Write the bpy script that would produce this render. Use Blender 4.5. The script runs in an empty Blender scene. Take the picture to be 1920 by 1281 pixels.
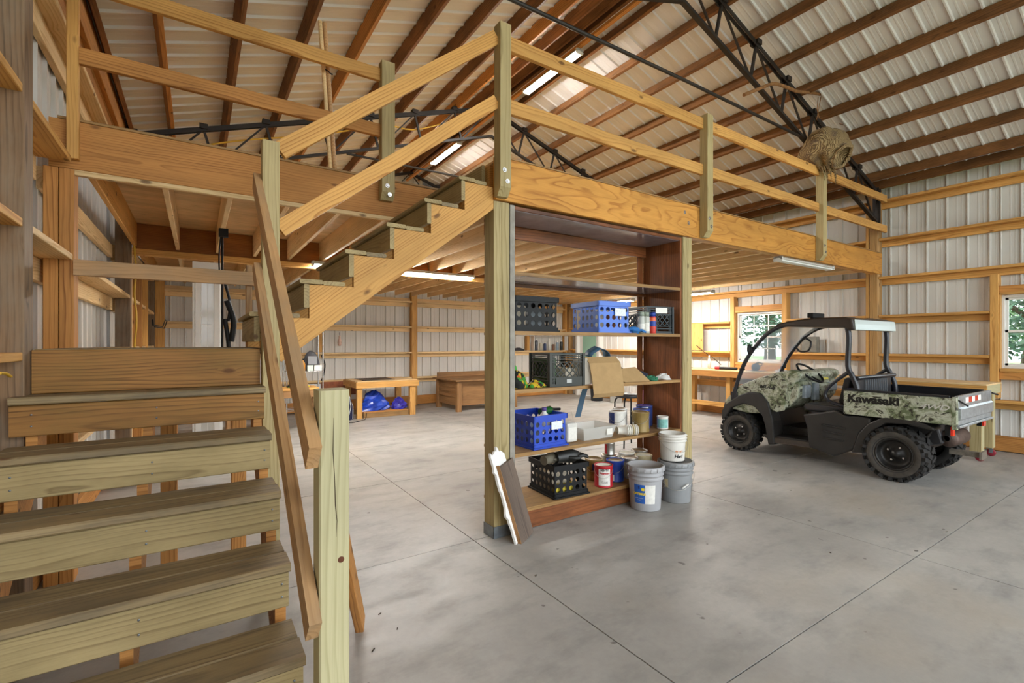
import bpy, bmesh, math, random
from mathutils import Vector, Matrix
R = random.Random(7)
scene = bpy.context.scene
COL = scene.collection
# ---------------------------------------------------------------- camera
F, CX, HZ, H = 896.0, 960.0, 644.0, 1.48          # focal length (px), centre, horizon row, eye height
AX = math.atan2(2320.0 - CX, F)
SX, CXX = math.sin(AX), math.cos(AX)
cam_d = bpy.data.cameras.new('camera'); cam = bpy.data.objects.new('camera', cam_d); COL.objects.link(cam)
cam.location = (0, 0, H); cam.rotation_euler = (math.pi / 2, 0, -(math.pi / 2 - AX))
cam_d.sensor_width = 36.0; cam_d.lens = 36.0 * F / 1920.0; cam_d.shift_y = (HZ - 640.5) / 1920.0
cam_d.clip_start = 0.03; cam_d.clip_end = 300
scene.camera = cam
# ---------------------------------------------------------------- world, exposure
world = bpy.data.worlds.new('sky'); scene.world = world; world.use_nodes = True
wn = world.node_tree.nodes; wn.clear()
wo = wn.new('ShaderNodeOutputWorld'); wb = wn.new('ShaderNodeBackground')
wb.inputs[0].default_value = (0.88, 0.945, 1.0, 1); wb.inputs[1].default_value = 3.9
world.node_tree.links.new(wb.outputs[0], wo.inputs[0])
TUBE = 168.0                                          # emission strength of the fluorescent tubes
sun_d = bpy.data.lights.new('sun', 'SUN'); sun_d.energy = 3.0; sun_d.angle = math.radians(3.0)
sun = bpy.data.objects.new('sun', sun_d); COL.objects.link(sun); sun.rotation_euler = (math.radians(38), 0, math.radians(150))
sun_d.color = (1.0, 0.95, 0.86)
vs = scene.view_settings
vs.view_transform = 'Standard'; vs.look = 'None'; vs.gamma = 1.0; vs.use_curve_mapping = False; vs.exposure = 0.5
try:
    scene.cycles.max_bounces = 10; scene.cycles.diffuse_bounces = 6; scene.cycles.transparent_max_bounces = 10
    scene.cycles.sample_clamp_indirect = 8.0; scene.cycles.caustics_reflective = False; scene.cycles.caustics_refractive = False
except Exception:
    pass
# ---------------------------------------------------------------- pixel helpers (a pixel is a direction; distance from a known plane)
def ray(x, y):
    u = (x - CX) / F; v = (HZ - y) / F
    return Vector((SX * u + CXX, -CXX * u + SX, v))
C0 = Vector((0, 0, H))
def onZ(x, y, z): r = ray(x, y); return C0 + r * ((z - H) / r.z)
def onX(x, y, X): r = ray(x, y); return C0 + r * (X / r.x)
def onY(x, y, Y): r = ray(x, y); return C0 + r * (Y / r.y)
# ---------------------------------------------------------------- colour + node helpers
def lin(h):
    if isinstance(h, tuple): return h
    h = h.lstrip('#'); o = []
    for i in (0, 2, 4):
        c = int(h[i:i + 2], 16) / 255.0
        o.append(c / 12.92 if c <= 0.04045 else ((c + 0.055) / 1.055) ** 2.4)
    return (o[0], o[1], o[2], 1.0)
MATS = {}
class NT:
    def __init__(self, name):
        self.m = bpy.data.materials.new(name); self.m.use_nodes = True
        self.t = self.m.node_tree; self.t.nodes.clear()
        self.out = self.n('ShaderNodeOutputMaterial'); self.b = self.n('ShaderNodeBsdfPrincipled')
        self.l(self.b.outputs[0], self.out.inputs[0]); MATS[name] = self.m
    def n(self, t, **k):
        nd = self.t.nodes.new(t)
        for a, v in k.items(): setattr(nd, a, v)
        return nd
    def l(self, a, b): self.t.links.new(a, b)
    def put(self, sock, v):
        if hasattr(v, 'links') or isinstance(v, bpy.types.NodeSocket): self.l(v, sock)
        else: sock.default_value = v
    def math(self, op, a, b=0.0, c=None, clamp=False):
        nd = self.n('ShaderNodeMath', operation=op, use_clamp=clamp)
        self.put(nd.inputs[0], a); self.put(nd.inputs[1], b)
        if c is not None: self.put(nd.inputs[2], c)
        return nd.outputs[0]
    def vmath(self, op, a, b):
        nd = self.n('ShaderNodeVectorMath', operation=op)
        self.put(nd.inputs[0], a); self.put(nd.inputs[1], b); return nd.outputs[0]
    def mix(self, f, a, b, blend='MIX'):
        nd = self.n('ShaderNodeMix', data_type='RGBA', blend_type=blend)
        self.put(nd.inputs[0], f); self.put(nd.inputs[6], a); self.put(nd.inputs[7], b); return nd.outputs[2]
    def noise(self, vec, scale=1.0, detail=3.0, rough=0.55, out=0):
        nd = self.n('ShaderNodeTexNoise'); self.l(vec, nd.inputs['Vector'])
        nd.inputs['Scale'].default_value = scale; nd.inputs['Detail'].default_value = detail; nd.inputs['Roughness'].default_value = rough
        return nd.outputs[out]
    def ramp(self, f, *stops):
        nd = self.n('ShaderNodeValToRGB'); self.put(nd.inputs[0], f); e = nd.color_ramp.elements
        while len(e) < len(stops): e.new(0.5)
        for k, (p, c) in enumerate(stops): e[k].position = p; e[k].color = lin(c) if isinstance(c, str) else c
        return nd.outputs[0]
    def maprange(self, v, a, b, c=0.0, d=1.0):
        nd = self.n('ShaderNodeMapRange'); self.put(nd.inputs[0], v)
        for i, q in enumerate((a, b, c, d)): nd.inputs[i + 1].default_value = q
        return nd.outputs[0]
    def bump(self, h, strength=0.2, dist=0.01):
        nd = self.n('ShaderNodeBump'); self.l(h, nd.inputs['Height']); nd.inputs['Strength'].default_value = strength
        nd.inputs['Distance'].default_value = dist; self.l(nd.outputs[0], self.b.inputs['Normal'])
    def objco(self): return self.n('ShaderNodeTexCoord').outputs['Object']
def plain(name, col, rough=0.5, metal=0.0, var=0.0, vscale=8.0, spec=0.5, alpha=1.0, trans=0.0):
    if name in MATS: return MATS[name]
    t = NT(name); b = t.b
    b.inputs['Base Color'].default_value = lin(col); b.inputs['Roughness'].default_value = rough; b.inputs['Metallic'].default_value = metal
    b.inputs['Specular IOR Level'].default_value = spec
    if var > 0:
        nz = t.noise(t.objco(), vscale, 4.0, 0.6)
        f = t.maprange(nz, 0.3, 0.7, 1.0 - var, 1.0 + var)
        c = t.n('ShaderNodeVectorMath', operation='SCALE'); c.inputs[0].default_value = lin(col)[:3]; t.l(f, c.inputs['Scale'])
        t.l(c.outputs[0], b.inputs['Base Color'])
    if trans: b.inputs['Transmission Weight'].default_value = trans
    if alpha < 1: b.inputs['Alpha'].default_value = alpha
    return t.m
def wood(name, light, dark, knot='#4f2c12', freq=58.0, fib=0.42, tone=0.18, knots=0.6, rough=0.6, ringmix=0.85, stain=None, stainamt=0.0, rotary=0.0):
    t = NT(name)
    oi = t.n('ShaderNodeObjectInfo'); rnd = oi.outputs['Random']
    off = t.n('ShaderNodeCombineXYZ'); t.l(t.math('MULTIPLY', rnd, 41.0), off.inputs[0])
    t.l(t.math('MULTIPLY', rnd, 0.0), off.inputs[1])
    co = t.objco(); p = t.vmath('ADD', co, off.outputs[0])
    s = t.n('ShaderNodeSeparateXYZ'); t.l(p, s.inputs[0])
    # slow wander of the pith along the board -> cathedral grain
    sx = t.vmath('MULTIPLY', p, (0.75, 2.5, 2.5)); w1 = t.noise(sx, 1.0, 2.0, 0.5); w1 = t.math('SUBTRACT', w1, 0.5)
    sx2 = t.vmath('MULTIPLY', p, (3.5, 18.0, 18.0)); w2 = t.math('SUBTRACT', t.noise(sx2, 1.0, 2.0, 0.5), 0.5)
    # knots
    kv = t.vmath('MULTIPLY', p, (4.2, 9.0, 9.0)); vo = t.n('ShaderNodeTexVoronoi'); t.l(kv, vo.inputs['Vector']); vo.inputs['Scale'].default_value = 1.0
    sc = t.n('ShaderNodeSeparateColor'); t.l(vo.outputs['Color'], sc.inputs[0])
    on = t.math('LESS_THAN', sc.outputs[0], knots * 0.5)
    kd = vo.outputs['Distance']
    kfar = t.math('MULTIPLY', t.maprange(kd, 0.0, 0.42, 1.0, 0.0), on); kfar2 = t.math('MULTIPLY', kfar, kfar)
    ky = t.math('MULTIPLY', t.maprange(kd, 0.09, 0.17, 1.0, 0.0), on)
    yo = t.math('ADD', s.outputs[1], t.math('SUBTRACT', t.math('MULTIPLY', rnd, 0.10), 0.05))
    zo = t.math('ADD', s.outputs[2], 0.045)
    r = t.math('SQRT', t.math('ADD', t.math('MULTIPLY', yo, yo), t.math('MULTIPLY', zo, zo)))
    r = t.math('ADD', r, t.math('MULTIPLY', w1, 0.095)); r = t.math('ADD', r, t.math('MULTIPLY', w2, 0.013))
    r = t.math('ADD', r, t.math('MULTIPLY', kfar2, 0.028))
    if rotary: r = t.math('ADD', t.math('MULTIPLY', t.noise(t.vmath('MULTIPLY', p, (0.8, 3.6, 3.6)), 1.0, 2.5, 0.55), rotary), t.math('MULTIPLY', kfar2, 0.05))
    fr = t.math('FRACT', t.math('MULTIPLY', r, freq))
    ring = t.ramp(fr, (0.0, (0, 0, 0, 1)), (0.55, (0.22, 0.22, 0.22, 1)), (0.86, (1, 1, 1, 1)), (1.0, (0, 0, 0, 1)))
    ring = t.math('MULTIPLY', ring, t.maprange(t.noise(t.vmath('MULTIPLY', p, (0.9, 16.0, 16.0)), 1.0, 2.0, 0.5), 0.35, 0.65, 0.25, 1.0))
    fv = t.vmath('MULTIPLY', p, (4.0, 210.0, 210.0)); fine = t.noise(fv, 1.0, 2.0, 0.6)
    f = t.math('ADD', t.math('MULTIPLY', ring, ringmix), t.math('MULTIPLY', t.math('SUBTRACT', fine, 0.5), fib * 2.0), clamp=True)
    c = t.mix(f, lin(light), lin(dark))
    tv = t.vmath('MULTIPLY', p, (1.3, 5.0, 5.0)); tn = t.noise(tv, 1.0, 3.0, 0.6)
    k = t.math('ADD', t.maprange(tn, 0.3, 0.7, 1.0 - tone, 1.0 + tone * 0.6), t.math('MULTIPLY', t.math('SUBTRACT', rnd, 0.5), 0.22))
    sc2 = t.n('ShaderNodeVectorMath', operation='SCALE'); t.l(c, sc2.inputs[0]); t.l(k, sc2.inputs['Scale'])
    col = sc2.outputs[0]
    if stain:
        sv = t.vmath('MULTIPLY', p, (2.2, 6.0, 6.0)); sn = t.maprange(t.noise(sv, 1.3, 4.0, 0.65), 0.42, 0.68)
        col = t.mix(t.math('MULTIPLY', sn, stainamt), col, lin(stain))
    col = t.mix(t.math('MULTIPLY', ky, 0.75), col, lin(knot))
    t.l(col, t.b.inputs['Base Color']); t.b.inputs['Roughness'].default_value = rough; t.b.inputs['Specular IOR Level'].default_value = 0.3
    t.bump(t.math('ADD', fine, t.math('MULTIPLY', ring, 0.6)), 0.12, 0.002)
    return t.m
PINE = wood('pine', '#d2a05a', '#9c6329')
PINE_OR = wood('pine_orange', '#c08748', '#824e20', tone=0.22)
PINE_PALE = wood('pine_pale', '#e8c996', '#c39a60')
TREATED = wood('treated_pine', '#b3a275', '#857348', knot='#40301a', tone=0.16)
TREAD = wood('weathered_tread', '#94815f', '#665540', tone=0.25, stain='#575147', stainamt=0.55)
RISER = wood('riser_board', '#a8956a', '#796645', tone=0.2, stain='#6b5a34', stainamt=0.35)
RISER_BR = wood('riser_board_brown', '#9c6f3a', '#5a3a18', tone=0.25, stain='#5e5a2c', stainamt=0.3)
WEATH = wood('weathered_post', '#84694e', '#4f3c2a', tone=0.22, stain='#8f8676', stainamt=0.4)
POLE = wood('pole_timber', '#a88352', '#6f5230', tone=0.25, freq=40)
HANDRAIL = wood('handrail_pine', '#c69c6c', '#8f6538', tone=0.2, stain='#8a7c68', stainamt=0.4)
PURLIN = wood('purlin', '#8b5f38', '#553519', tone=0.28, stain='#3a2413', stainamt=0.45)
GIRD = wood('girder_brown', '#9c6430', '#6a3c18', tone=0.2)
PALEGREEN = wood('newel_green', '#b9b28c', '#989068', knot='#5a2a14', tone=0.12, ringmix=0.6)
DARKST = wood('stained_plywood', '#8a5431', '#56301a', tone=0.4, knots=0.05, rough=0.35, freq=40, stain='#3a241a', stainamt=0.5)
SHELFW = wood('shelf_board', '#a5804f', '#735331', tone=0.25, knots=0.1, rough=0.5, stain='#5a4330', stainamt=0.4)
DESKW = wood('desk_wood', '#9c744a', '#6b4a2c', tone=0.3, knots=0.1)
PLANKG = wood('grey_plank', '#75665b', '#4b3f38', tone=0.25, freq=90, knots=0.05)
PLY = wood('plywood_face', '#c99044', '#8f521a', tone=0.18, freq=13.0, knots=0.3, ringmix=0.75, knot='#8a5a26', rotary=1.0)
OSB = wood('plywood_deck', '#dcb884', '#b48a54', tone=0.22, freq=9.0, knots=0.4, ringmix=0.5, rotary=1.0)
WHITE = plain('white_paint', '#e4e2dc', 0.5)
STEEL = plain('black_steel', '#221c18', 0.55, 0.0, 0.35, 6.0)
GALV = plain('galvanised', '#8d949a', 0.4, 0.7, 0.2, 20)
CHROME = plain('bright_metal', '#c8c8c8', 0.25, 0.9)
BLACKP = plain('black_plastic', '#0d0d0e', 0.55, spec=0.3)
# siding: painted steel with faint vertical streaks
def siding(name, base, dirt, rough=0.42, axis=2):
    t = NT(name); g = t.n('ShaderNodeNewGeometry').outputs['Position']
    a = [9.0, 9.0, 9.0]; a[axis] = 0.35
    v = t.vmath('MULTIPLY', g, tuple(a)); n1 = t.noise(v, 1.0, 3.0, 0.6); n2 = t.noise(g, 0.9, 3.0, 0.6)
    f = t.math('MULTIPLY', t.maprange(n1, 0.4, 0.75), 0.12); f = t.math('ADD', f, t.math('MULTIPLY', t.maprange(n2, 0.45, 0.75), 0.35), clamp=True)
    t.l(t.mix(f, lin(base), lin(dirt)), t.b.inputs['Base Color']); t.b.inputs['Roughness'].default_value = rough
    t.b.inputs['Specular IOR Level'].default_value = 0.15
    return t.m
SIDE = siding('siding_inner', '#d2d0ca', '#b9b6ae', 0.75)
ROOFM = siding('roof_inner', '#dedddb', '#c3c1bd', 0.7, 0)
def concrete():
    t = NT('concrete'); g = t.n('ShaderNodeNewGeometry').outputs['Position']
    n1 = t.noise(g, 0.55, 5.0, 0.62); n2 = t.noise(t.vmath('MULTIPLY', g, (1.6, 3.2, 1)), 1.3, 5.0, 0.65); n3 = t.noise(g, 26.0, 3.0, 0.7)
    c = t.mix(t.maprange(n1, 0.35, 0.68), lin('#b3b0aa'), lin('#918e89'))
    c = t.mix(t.math('MULTIPLY', t.maprange(n2, 0.50, 0.74), 0.45), c, lin('#6e6d6c'))
    n4 = t.noise(t.vmath('ADD', g, (5.3, 2.1, 0)), 0.8, 3.0, 0.55); c = t.mix(t.math('MULTIPLY', t.maprange(n4, 0.52, 0.72), 0.4), c, lin('#a89c8a'))
    sp = t.n('ShaderNodeVectorMath', operation='SCALE'); t.l(c, sp.inputs[0]); t.l(t.maprange(n3, 0.3, 0.7, 0.95, 1.04), sp.inputs['Scale'])
    col = sp.outputs[0]
    sk = t.maprange(t.noise(g, 9.0, 2.0, 0.4), 0.735, 0.76); col = t.mix(t.math('MULTIPLY', sk, 0.7), col, lin('#56504a'))
    t.l(col, t.b.inputs['Base Color'])
    t.l(t.maprange(n2, 0.3, 0.75, 0.34, 0.62), t.b.inputs['Roughness']); t.b.inputs['Specular IOR Level'].default_value = 0.35
    t.bump(n3, 0.05, 0.004)
    return t.m
CONC = concrete()
# ---------------------------------------------------------------- object helpers
def wm(o):
    if o.parent: return wm(o.parent) @ o.matrix_parent_inverse @ o.matrix_basis
    return o.matrix_basis.copy()
def adopt(o, p):
    if p is not None: o.parent = p; o.matrix_parent_inverse = wm(p).inverted()
    return o
def tag(o, label=None, cat=None, group=None, kind=None):
    if label: o['label'] = label
    if cat: o['category'] = cat
    if group: o['group'] = group
    if kind: o['kind'] = kind
    return o
def thing(name, label, cat, loc=(0, 0, 0), rz=0.0, group=None, kind=None):
    o = bpy.data.objects.new(name, None); COL.objects.link(o); o.location = loc; o.rotation_euler = (0, 0, rz)
    o.empty_display_size = 0.05
    return tag(o, label, cat, group, kind)
def copy_tree(o, loc=None, rz=None, parent=None):
    c = o.copy(); COL.objects.link(c)
    if parent is not None: c.parent = parent
    if loc is not None: c.location = loc
    if rz is not None: c.rotation_euler = (0, 0, rz)
    for ch in list(o.children): copy_tree(ch, parent=c)
    return c
BOXC = {}
def boxmesh(l, w, h, ch=0.003):
    key = (round(l, 4), round(w, 4), round(h, 4), ch)
    if key in BOXC: return BOXC[key]
    me = bpy.data.meshes.new('board')
    if ch <= 0 or min(l, w, h) < 4 * ch:
        a, b, c = l / 2, w / 2, h / 2
        v = [(x, y, z) for x in (-a, a) for y in (-b, b) for z in (-c, c)]
        f = [(0, 1, 3, 2), (4, 6, 7, 5), (0, 4, 5, 1), (2, 3, 7, 6), (0, 2, 6, 4), (1, 5, 7, 3)]
    else:                                            # arrises of the four long edges eased
        a, b, c = l / 2, w / 2, h / 2
        sec = [(b - ch, -c), (b, -c + ch), (b, c - ch), (b - ch, c), (-b + ch, c), (-b, c - ch), (-b, -c + ch), (-b + ch, -c)]
        v = [(-a, y, z) for y, z in sec] + [(a, y, z) for y, z in sec]
        f = [tuple(range(7, -1, -1)), tuple(range(8, 16))] + [(i, (i + 1) % 8, 8 + (i + 1) % 8, 8 + i) for i in range(8)]
    me.from_pydata(v, [], f); me.update(); BOXC[key] = me
    return me
def place(name, me, mat, mtx, parent=None):
    if me.materials:
        if me.materials[0] is not mat:
            k = ('m', me.name, mat.name)
            if k not in BOXC: c = me.copy(); c.materials.clear(); c.materials.append(mat); BOXC[k] = c
            me = BOXC[k]
    else: me.materials.append(mat)
    o = bpy.data.objects.new(name, me); COL.objects.link(o); o.matrix_basis = mtx
    return adopt(o, parent)
def box(name, parent, x, y, z, mat, ch=0.003):       # axis-aligned board, grain along its longest side
    d = [x[1] - x[0], y[1] - y[0], z[1] - z[0]]; c = Vector(((x[0] + x[1]) / 2, (y[0] + y[1]) / 2, (z[0] + z[1]) / 2))
    k = d.index(max(d))
    if k == 0: me = boxmesh(d[0], d[1], d[2], ch); r = Matrix.Identity(4)
    elif k == 1: me = boxmesh(d[1], d[0], d[2], ch); r = Matrix.Rotation(math.pi / 2, 4, 'Z')
    else: me = boxmesh(d[2], d[1], d[0], ch); r = Matrix.Rotation(math.pi / 2, 4, 'Y')
    return place(name, me, mat, Matrix.Translation(c) @ r, parent)
def bar(name, parent, p0, p1, w, h, mat, up=(0, 0, 1), ch=0.003):   # board from p0 to p1; h along 'up', w across
    p0, p1 = Vector(p0), Vector(p1); d = p1 - p0; X = d.normalized(); Y = Vector(up).cross(X)
    if Y.length < 1e-5: Y = Vector((0, 1, 0)).cross(X)
    Y.normalize(); Z = X.cross(Y)
    m = Matrix((X, Y, Z)).transposed().to_4x4(); m.translation = (p0 + p1) / 2
    return place(name, boxmesh(d.length, w, h, ch), mat, m, parent)
class MB:                                            # collects primitives (world coordinates) into one mesh
    def __init__(self): self.v = []; self.f = []; self.sm = []; self.mi = []; self.cur = 0
    def add(self, v, f, smooth=False):
        n = len(self.v); self.v += [tuple(q) for q in v]; self.f += [tuple(i + n for i in q) for q in f]; self.sm += [smooth] * len(f); self.mi += [self.cur] * len(f); return self
    def box(self, x, y, z): 
        v = [(a, b, c) for a in x for b in y for c in z]
        return self.add(v, [(0, 1, 3, 2), (4, 6, 7, 5), (0, 4, 5, 1), (2, 3, 7, 6), (0, 2, 6, 4), (1, 5, 7, 3)])
    def obox(self, m, sx, sy, sz):
        v = [m @ Vector((a, b, c)) for a in (-sx / 2, sx / 2) for b in (-sy / 2, sy / 2) for c in (-sz / 2, sz / 2)]
        return self.add(v, [(0, 1, 3, 2), (4, 6, 7, 5), (0, 4, 5, 1), (2, 3, 7, 6), (0, 2, 6, 4), (1, 5, 7, 3)])
    def bar(self, p0, p1, w, h, up=(0, 0, 1)):
        p0, p1 = Vector(p0), Vector(p1); d = p1 - p0; X = d.normalized(); Y = Vector(up).cross(X)
        if Y.length < 1e-5: Y = Vector((0, 1, 0)).cross(X)
        Y.normalize(); Z = X.cross(Y); m = Matrix((X, Y, Z)).transposed().to_4x4(); m.translation = (p0 + p1) / 2
        return self.obox(m, d.length, w, h)
    def tube(self, pts, r, n=8, closed=False, caps=True, radii=None):
        pts = [Vector(p) for p in pts]; m = len(pts); rings = []; prev = None
        for i, p in enumerate(pts):
            if closed: d = pts[(i + 1) % m] - pts[i - 1]
            else: d = pts[min(i + 1, m - 1)] - pts[max(i - 1, 0)]
            d = d.normalized() if d.length > 1e-9 else Vector((0, 0, 1))
            if prev is None:
                a = Vector((0, 0, 1)) if abs(d.z) < 0.9 else Vector((1, 0, 0)); u = d.cross(a).normalized()
            else:
                u = prev - d * prev.dot(d); u = u.normalized() if u.length > 1e-6 else d.orthogonal().normalized()
            prev = u; w = d.cross(u); q = radii[i] if radii else r
            rings.append([p + (u * math.cos(2 * math.pi * k / n) + w * math.sin(2 * math.pi * k / n)) * q for k in range(n)])
        v = [q for g in rings for q in g]; f = []
        for i in range(m if closed else m - 1):
            j = (i + 1) % m
            f += [(i * n + k, i * n + (k + 1) % n, j * n + (k + 1) % n, j * n + k) for k in range(n)]
        self.add(v, f, True)
        if caps and not closed:
            self.add(rings[0], [tuple(range(n - 1, -1, -1))]); self.add(rings[-1], [tuple(range(n))])
        return self
    def lathe(self, prof, c, n=24, axis='Z', smooth=True, mtx=None):   # prof: (radius, height)
        c = Vector(c); v = []
        for r, h in prof:
            for k in range(n):
                a = 2 * math.pi * k / n; q = Vector((r * math.cos(a), r * math.sin(a), h))
                if axis == 'X': q = Vector((q.z, q.x, q.y))
                elif axis == 'Y': q = Vector((q.y, q.z, q.x))
                if mtx is not None: q = mtx @ q
                v.append(c + q)
        f = [(i * n + k, i * n + (k + 1) % n, (i + 1) * n + (k + 1) % n, (i + 1) * n + k) for i in range(len(prof) - 1) for k in range(n)]
        return self.add(v, f, smooth)
    def prism(self, poly, axis, a, b):               # 2D polygon extruded along an axis; poly in the other two axes' order
        n = len(poly)
        def p3(q, t): return {'X': (t, q[0], q[1]), 'Y': (q[0], t, q[1]), 'Z': (q[0], q[1], t)}[axis]
        v = [p3(q, a) for q in poly] + [p3(q, b) for q in poly]
        return self.add(v, [tuple(range(n)), tuple(range(2 * n - 1, n - 1, -1))] + [(i, n + i, n + (i + 1) % n, (i + 1) % n) for i in range(n)])
    def build(self, name, mat, parent=None, loc=None, bevel=0.0, rot=None, autosmooth=False):
        me = bpy.data.meshes.new(name)
        loc = Vector(loc) if loc is not None else Vector((0, 0, 0))
        me.from_pydata([tuple(Vector(q) - loc) for q in self.v], [], self.f)
        me.polygons.foreach_set('use_smooth', self.sm)
        mats = mat if isinstance(mat, (list, tuple)) else [mat]
        for q in mats: me.materials.append(q)
        if len(mats) > 1: me.polygons.foreach_set('material_index', self.mi)
        bm = bmesh.new(); bm.from_mesh(me); bmesh.ops.recalc_face_normals(bm, faces=bm.faces)
        bm.to_mesh(me); bm.free(); me.update()
        o = bpy.data.objects.new(name, me); COL.objects.link(o); o.location = loc
        if bevel:
            md = o.modifiers.new('bevel', 'BEVEL'); md.width = bevel; md.segments = 2; md.limit_method = 'ANGLE'
        return adopt(o, parent)
def text_obj(name, s, parent, mtx, size, mat, extrude=0.0008, sx=1.0, shear=0.0, bold=0.0):
    cu = bpy.data.curves.new(name, 'FONT'); cu.body = s; cu.size = size; cu.extrude = extrude; cu.align_x = 'CENTER'; cu.align_y = 'CENTER'; cu.shear = shear; cu.offset = bold
    tmp = bpy.data.objects.new(name + '_t', cu); COL.objects.link(tmp)
    dg = bpy.context.evaluated_depsgraph_get(); me = bpy.data.meshes.new_from_object(tmp.evaluated_get(dg)); bpy.data.objects.remove(tmp)
    me.materials.clear(); me.materials.append(mat)
    o = bpy.data.objects.new(name, me); COL.objects.link(o); o.matrix_basis = mtx @ Matrix.Diagonal((sx, 1, 1, 1))
    return adopt(o, parent)
def axes(o, x, y):                                   # matrix with given origin, local x and y
    x = Vector(x).normalized(); y = Vector(y); y = (y - x * y.dot(x)).normalized(); z = x.cross(y)
    m = Matrix((x, y, z)).transposed().to_4x4(); m.translation = Vector(o); return m
# ================================================================ THE SETTING
XL, XRW, YB, YF = -0.86, 9.24, 10.98, -3.6           # siding planes: left, right, back; open front of the barn
XRID, ZEAVE, PITCH = 4.19, 4.0, 1 / 3.0
def roofz(x): return ZEAVE + (x - XL) * PITCH if x < XRID else ZEAVE + (XRW - x) * PITCH
# ---- floor: concrete slab cut by joints into bays
fl = thing('floor', 'grey stained concrete floor with saw-cut joints', None, (0, 0, 0), kind='structure')
jx = [-0.9, 1.735, 4.155, 6.6, 9.3]; jy = [-3.6, -0.7, 1.225, 3.155, 4.95, 6.8, 8.8, 11.02]
bed = MB().box((-0.95, 9.32), (-3.6, 11.05), (-0.2, -0.02)); bed.build('slab_bed', plain('joint_dirt', '#4a443d', 0.9), fl)
for i in range(len(jx) - 1):
    for j in range(len(jy) - 1):
        g = 0.0035
        MB().box((jx[i] + g, jx[i + 1] - g), (jy[j] + g, jy[j + 1] - g), (-0.05, 0.0)).build('slab', CONC, fl)
# ---- ribbed steel panels
def ribbed(length, w=0.914, n=4, rib=0.022, seam=True):
    """profile along local x (width), extruded along local y (length), ribs towards +z; paper edge folded"""
    key = ('rib', round(length, 3), round(w, 3))
    if key in BOXC: return BOXC[key]
    prof = []; p = w / n
    for k in range(n):
        x0 = k * p
        prof += [(x0, 0), (x0 + p * 0.36, 0), (x0 + p * 0.385, rib * 0.1), (x0 + p * 0.44, rib * 0.1), (x0 + p * 0.465, 0),
                 (x0 + p * 0.60, 0), (x0 + p * 0.625, rib * 0.1), (x0 + p * 0.68, rib * 0.1), (x0 + p * 0.705, 0), (x0 + p * 0.86, 0), (x0 + p * 0.90, rib), (x0 + p * 0.965, rib)]
    prof.append((w, 0))
    v = []; f = []
    for x, z in prof: v += [(x - w / 2, -length / 2, z), (x - w / 2, length / 2, z)]
    for i in range(len(prof) - 1): f.append((2 * i, 2 * i + 2, 2 * i + 3, 2 * i + 1))
    me = bpy.data.meshes.new('ribbed_panel'); me.from_pydata(v, [], f); me.update(); BOXC[key] = me
    return me
def panels_wall(parent, axis, fixed, a0, a1, z0, ztop, mat, flip, holes=()):
    """vertical ribbed panels along axis ('X' or 'Y') at a fixed coordinate; ztop(a) = top height"""
    a = a0
    while a < a1 - 0.01:
        b = min(a + 0.914, a1); c = (a + b) / 2
        segs = [(z0, ztop(c))]
        cuts = [h for h in holes if h[0] < b - 0.02 and h[1] > a + 0.02]
        pieces = []
        if not cuts: pieces = [(a, b, z0, ztop(c))]
        else:
            h = cuts[0]; hx0, hx1 = max(a, h[0]), min(b, h[1])
            if hx0 > a + 0.01: pieces.append((a, hx0, z0, ztop(c)))
            if hx1 < b - 0.01: pieces.append((hx1, b, z0, ztop(c)))
            if h[2] > z0 + 0.01: pieces.append((hx0, hx1, z0, h[2]))
            if h[3] < ztop(c) - 0.01: pieces.append((hx0, hx1, h[3], ztop(c)))
        for (p, q, u, w) in pieces:
            n = max(1, round((q - p) / 0.2285)); L = w - u
            key = ('ribn', round(L, 2), round(q - p, 3))
            me = ribbed(L, q - p, n)
            cc = (p + q) / 2; zz = (u + w) / 2
            if axis == 'X': m = axes((cc, fixed, zz), (1, 0, 0), (0, 0, 1)) if not flip else axes((cc, fixed, zz), (-1, 0, 0), (0, 0, 1))
            else: m = axes((fixed, cc, zz), (0, 1, 0), (0, 0, 1)) if not flip else axes((fixed, cc, zz), (0, -1, 0), (0, 0, 1))
            place('siding_panel', me, mat, m, parent)
        a = b
# window holes on the right wall (Y0,Y1,Z0,Z1); door hole too
W1 = (4.66, 5.60, 1.10, 2.10); W2 = (0.86, 1.78, 1.14, 2.14); DR = (9.55, 10.45, 0.0, 2.08)
wr = thing('wall_right', 'ribbed white steel wall with horizontal pine girts and two windows', None, (XRW, 4, 0), kind='structure')
wl = thing('wall_left', 'ribbed white steel wall with pine girts beside the stairs', None, (XL, 4, 0), kind='structure')
wb_ = thing('wall_back', 'far ribbed steel wall with pine girts under the loft', None, (4, YB, 0), kind='structure')
panels_wall(wr, 'Y', XRW, YF, YB, 0.02, lambda y: 3.97, SIDE, True, (W1, W2, DR))
panels_wall(wl, 'Y', XL, YF, YB, 0.02, lambda y: 3.97, SIDE, False)
x = XL
panels_wall(wb_, 'X', YB, XL, XRW, 0.02, lambda x: roofz(x) - 0.04, SIDE, False)
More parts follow.
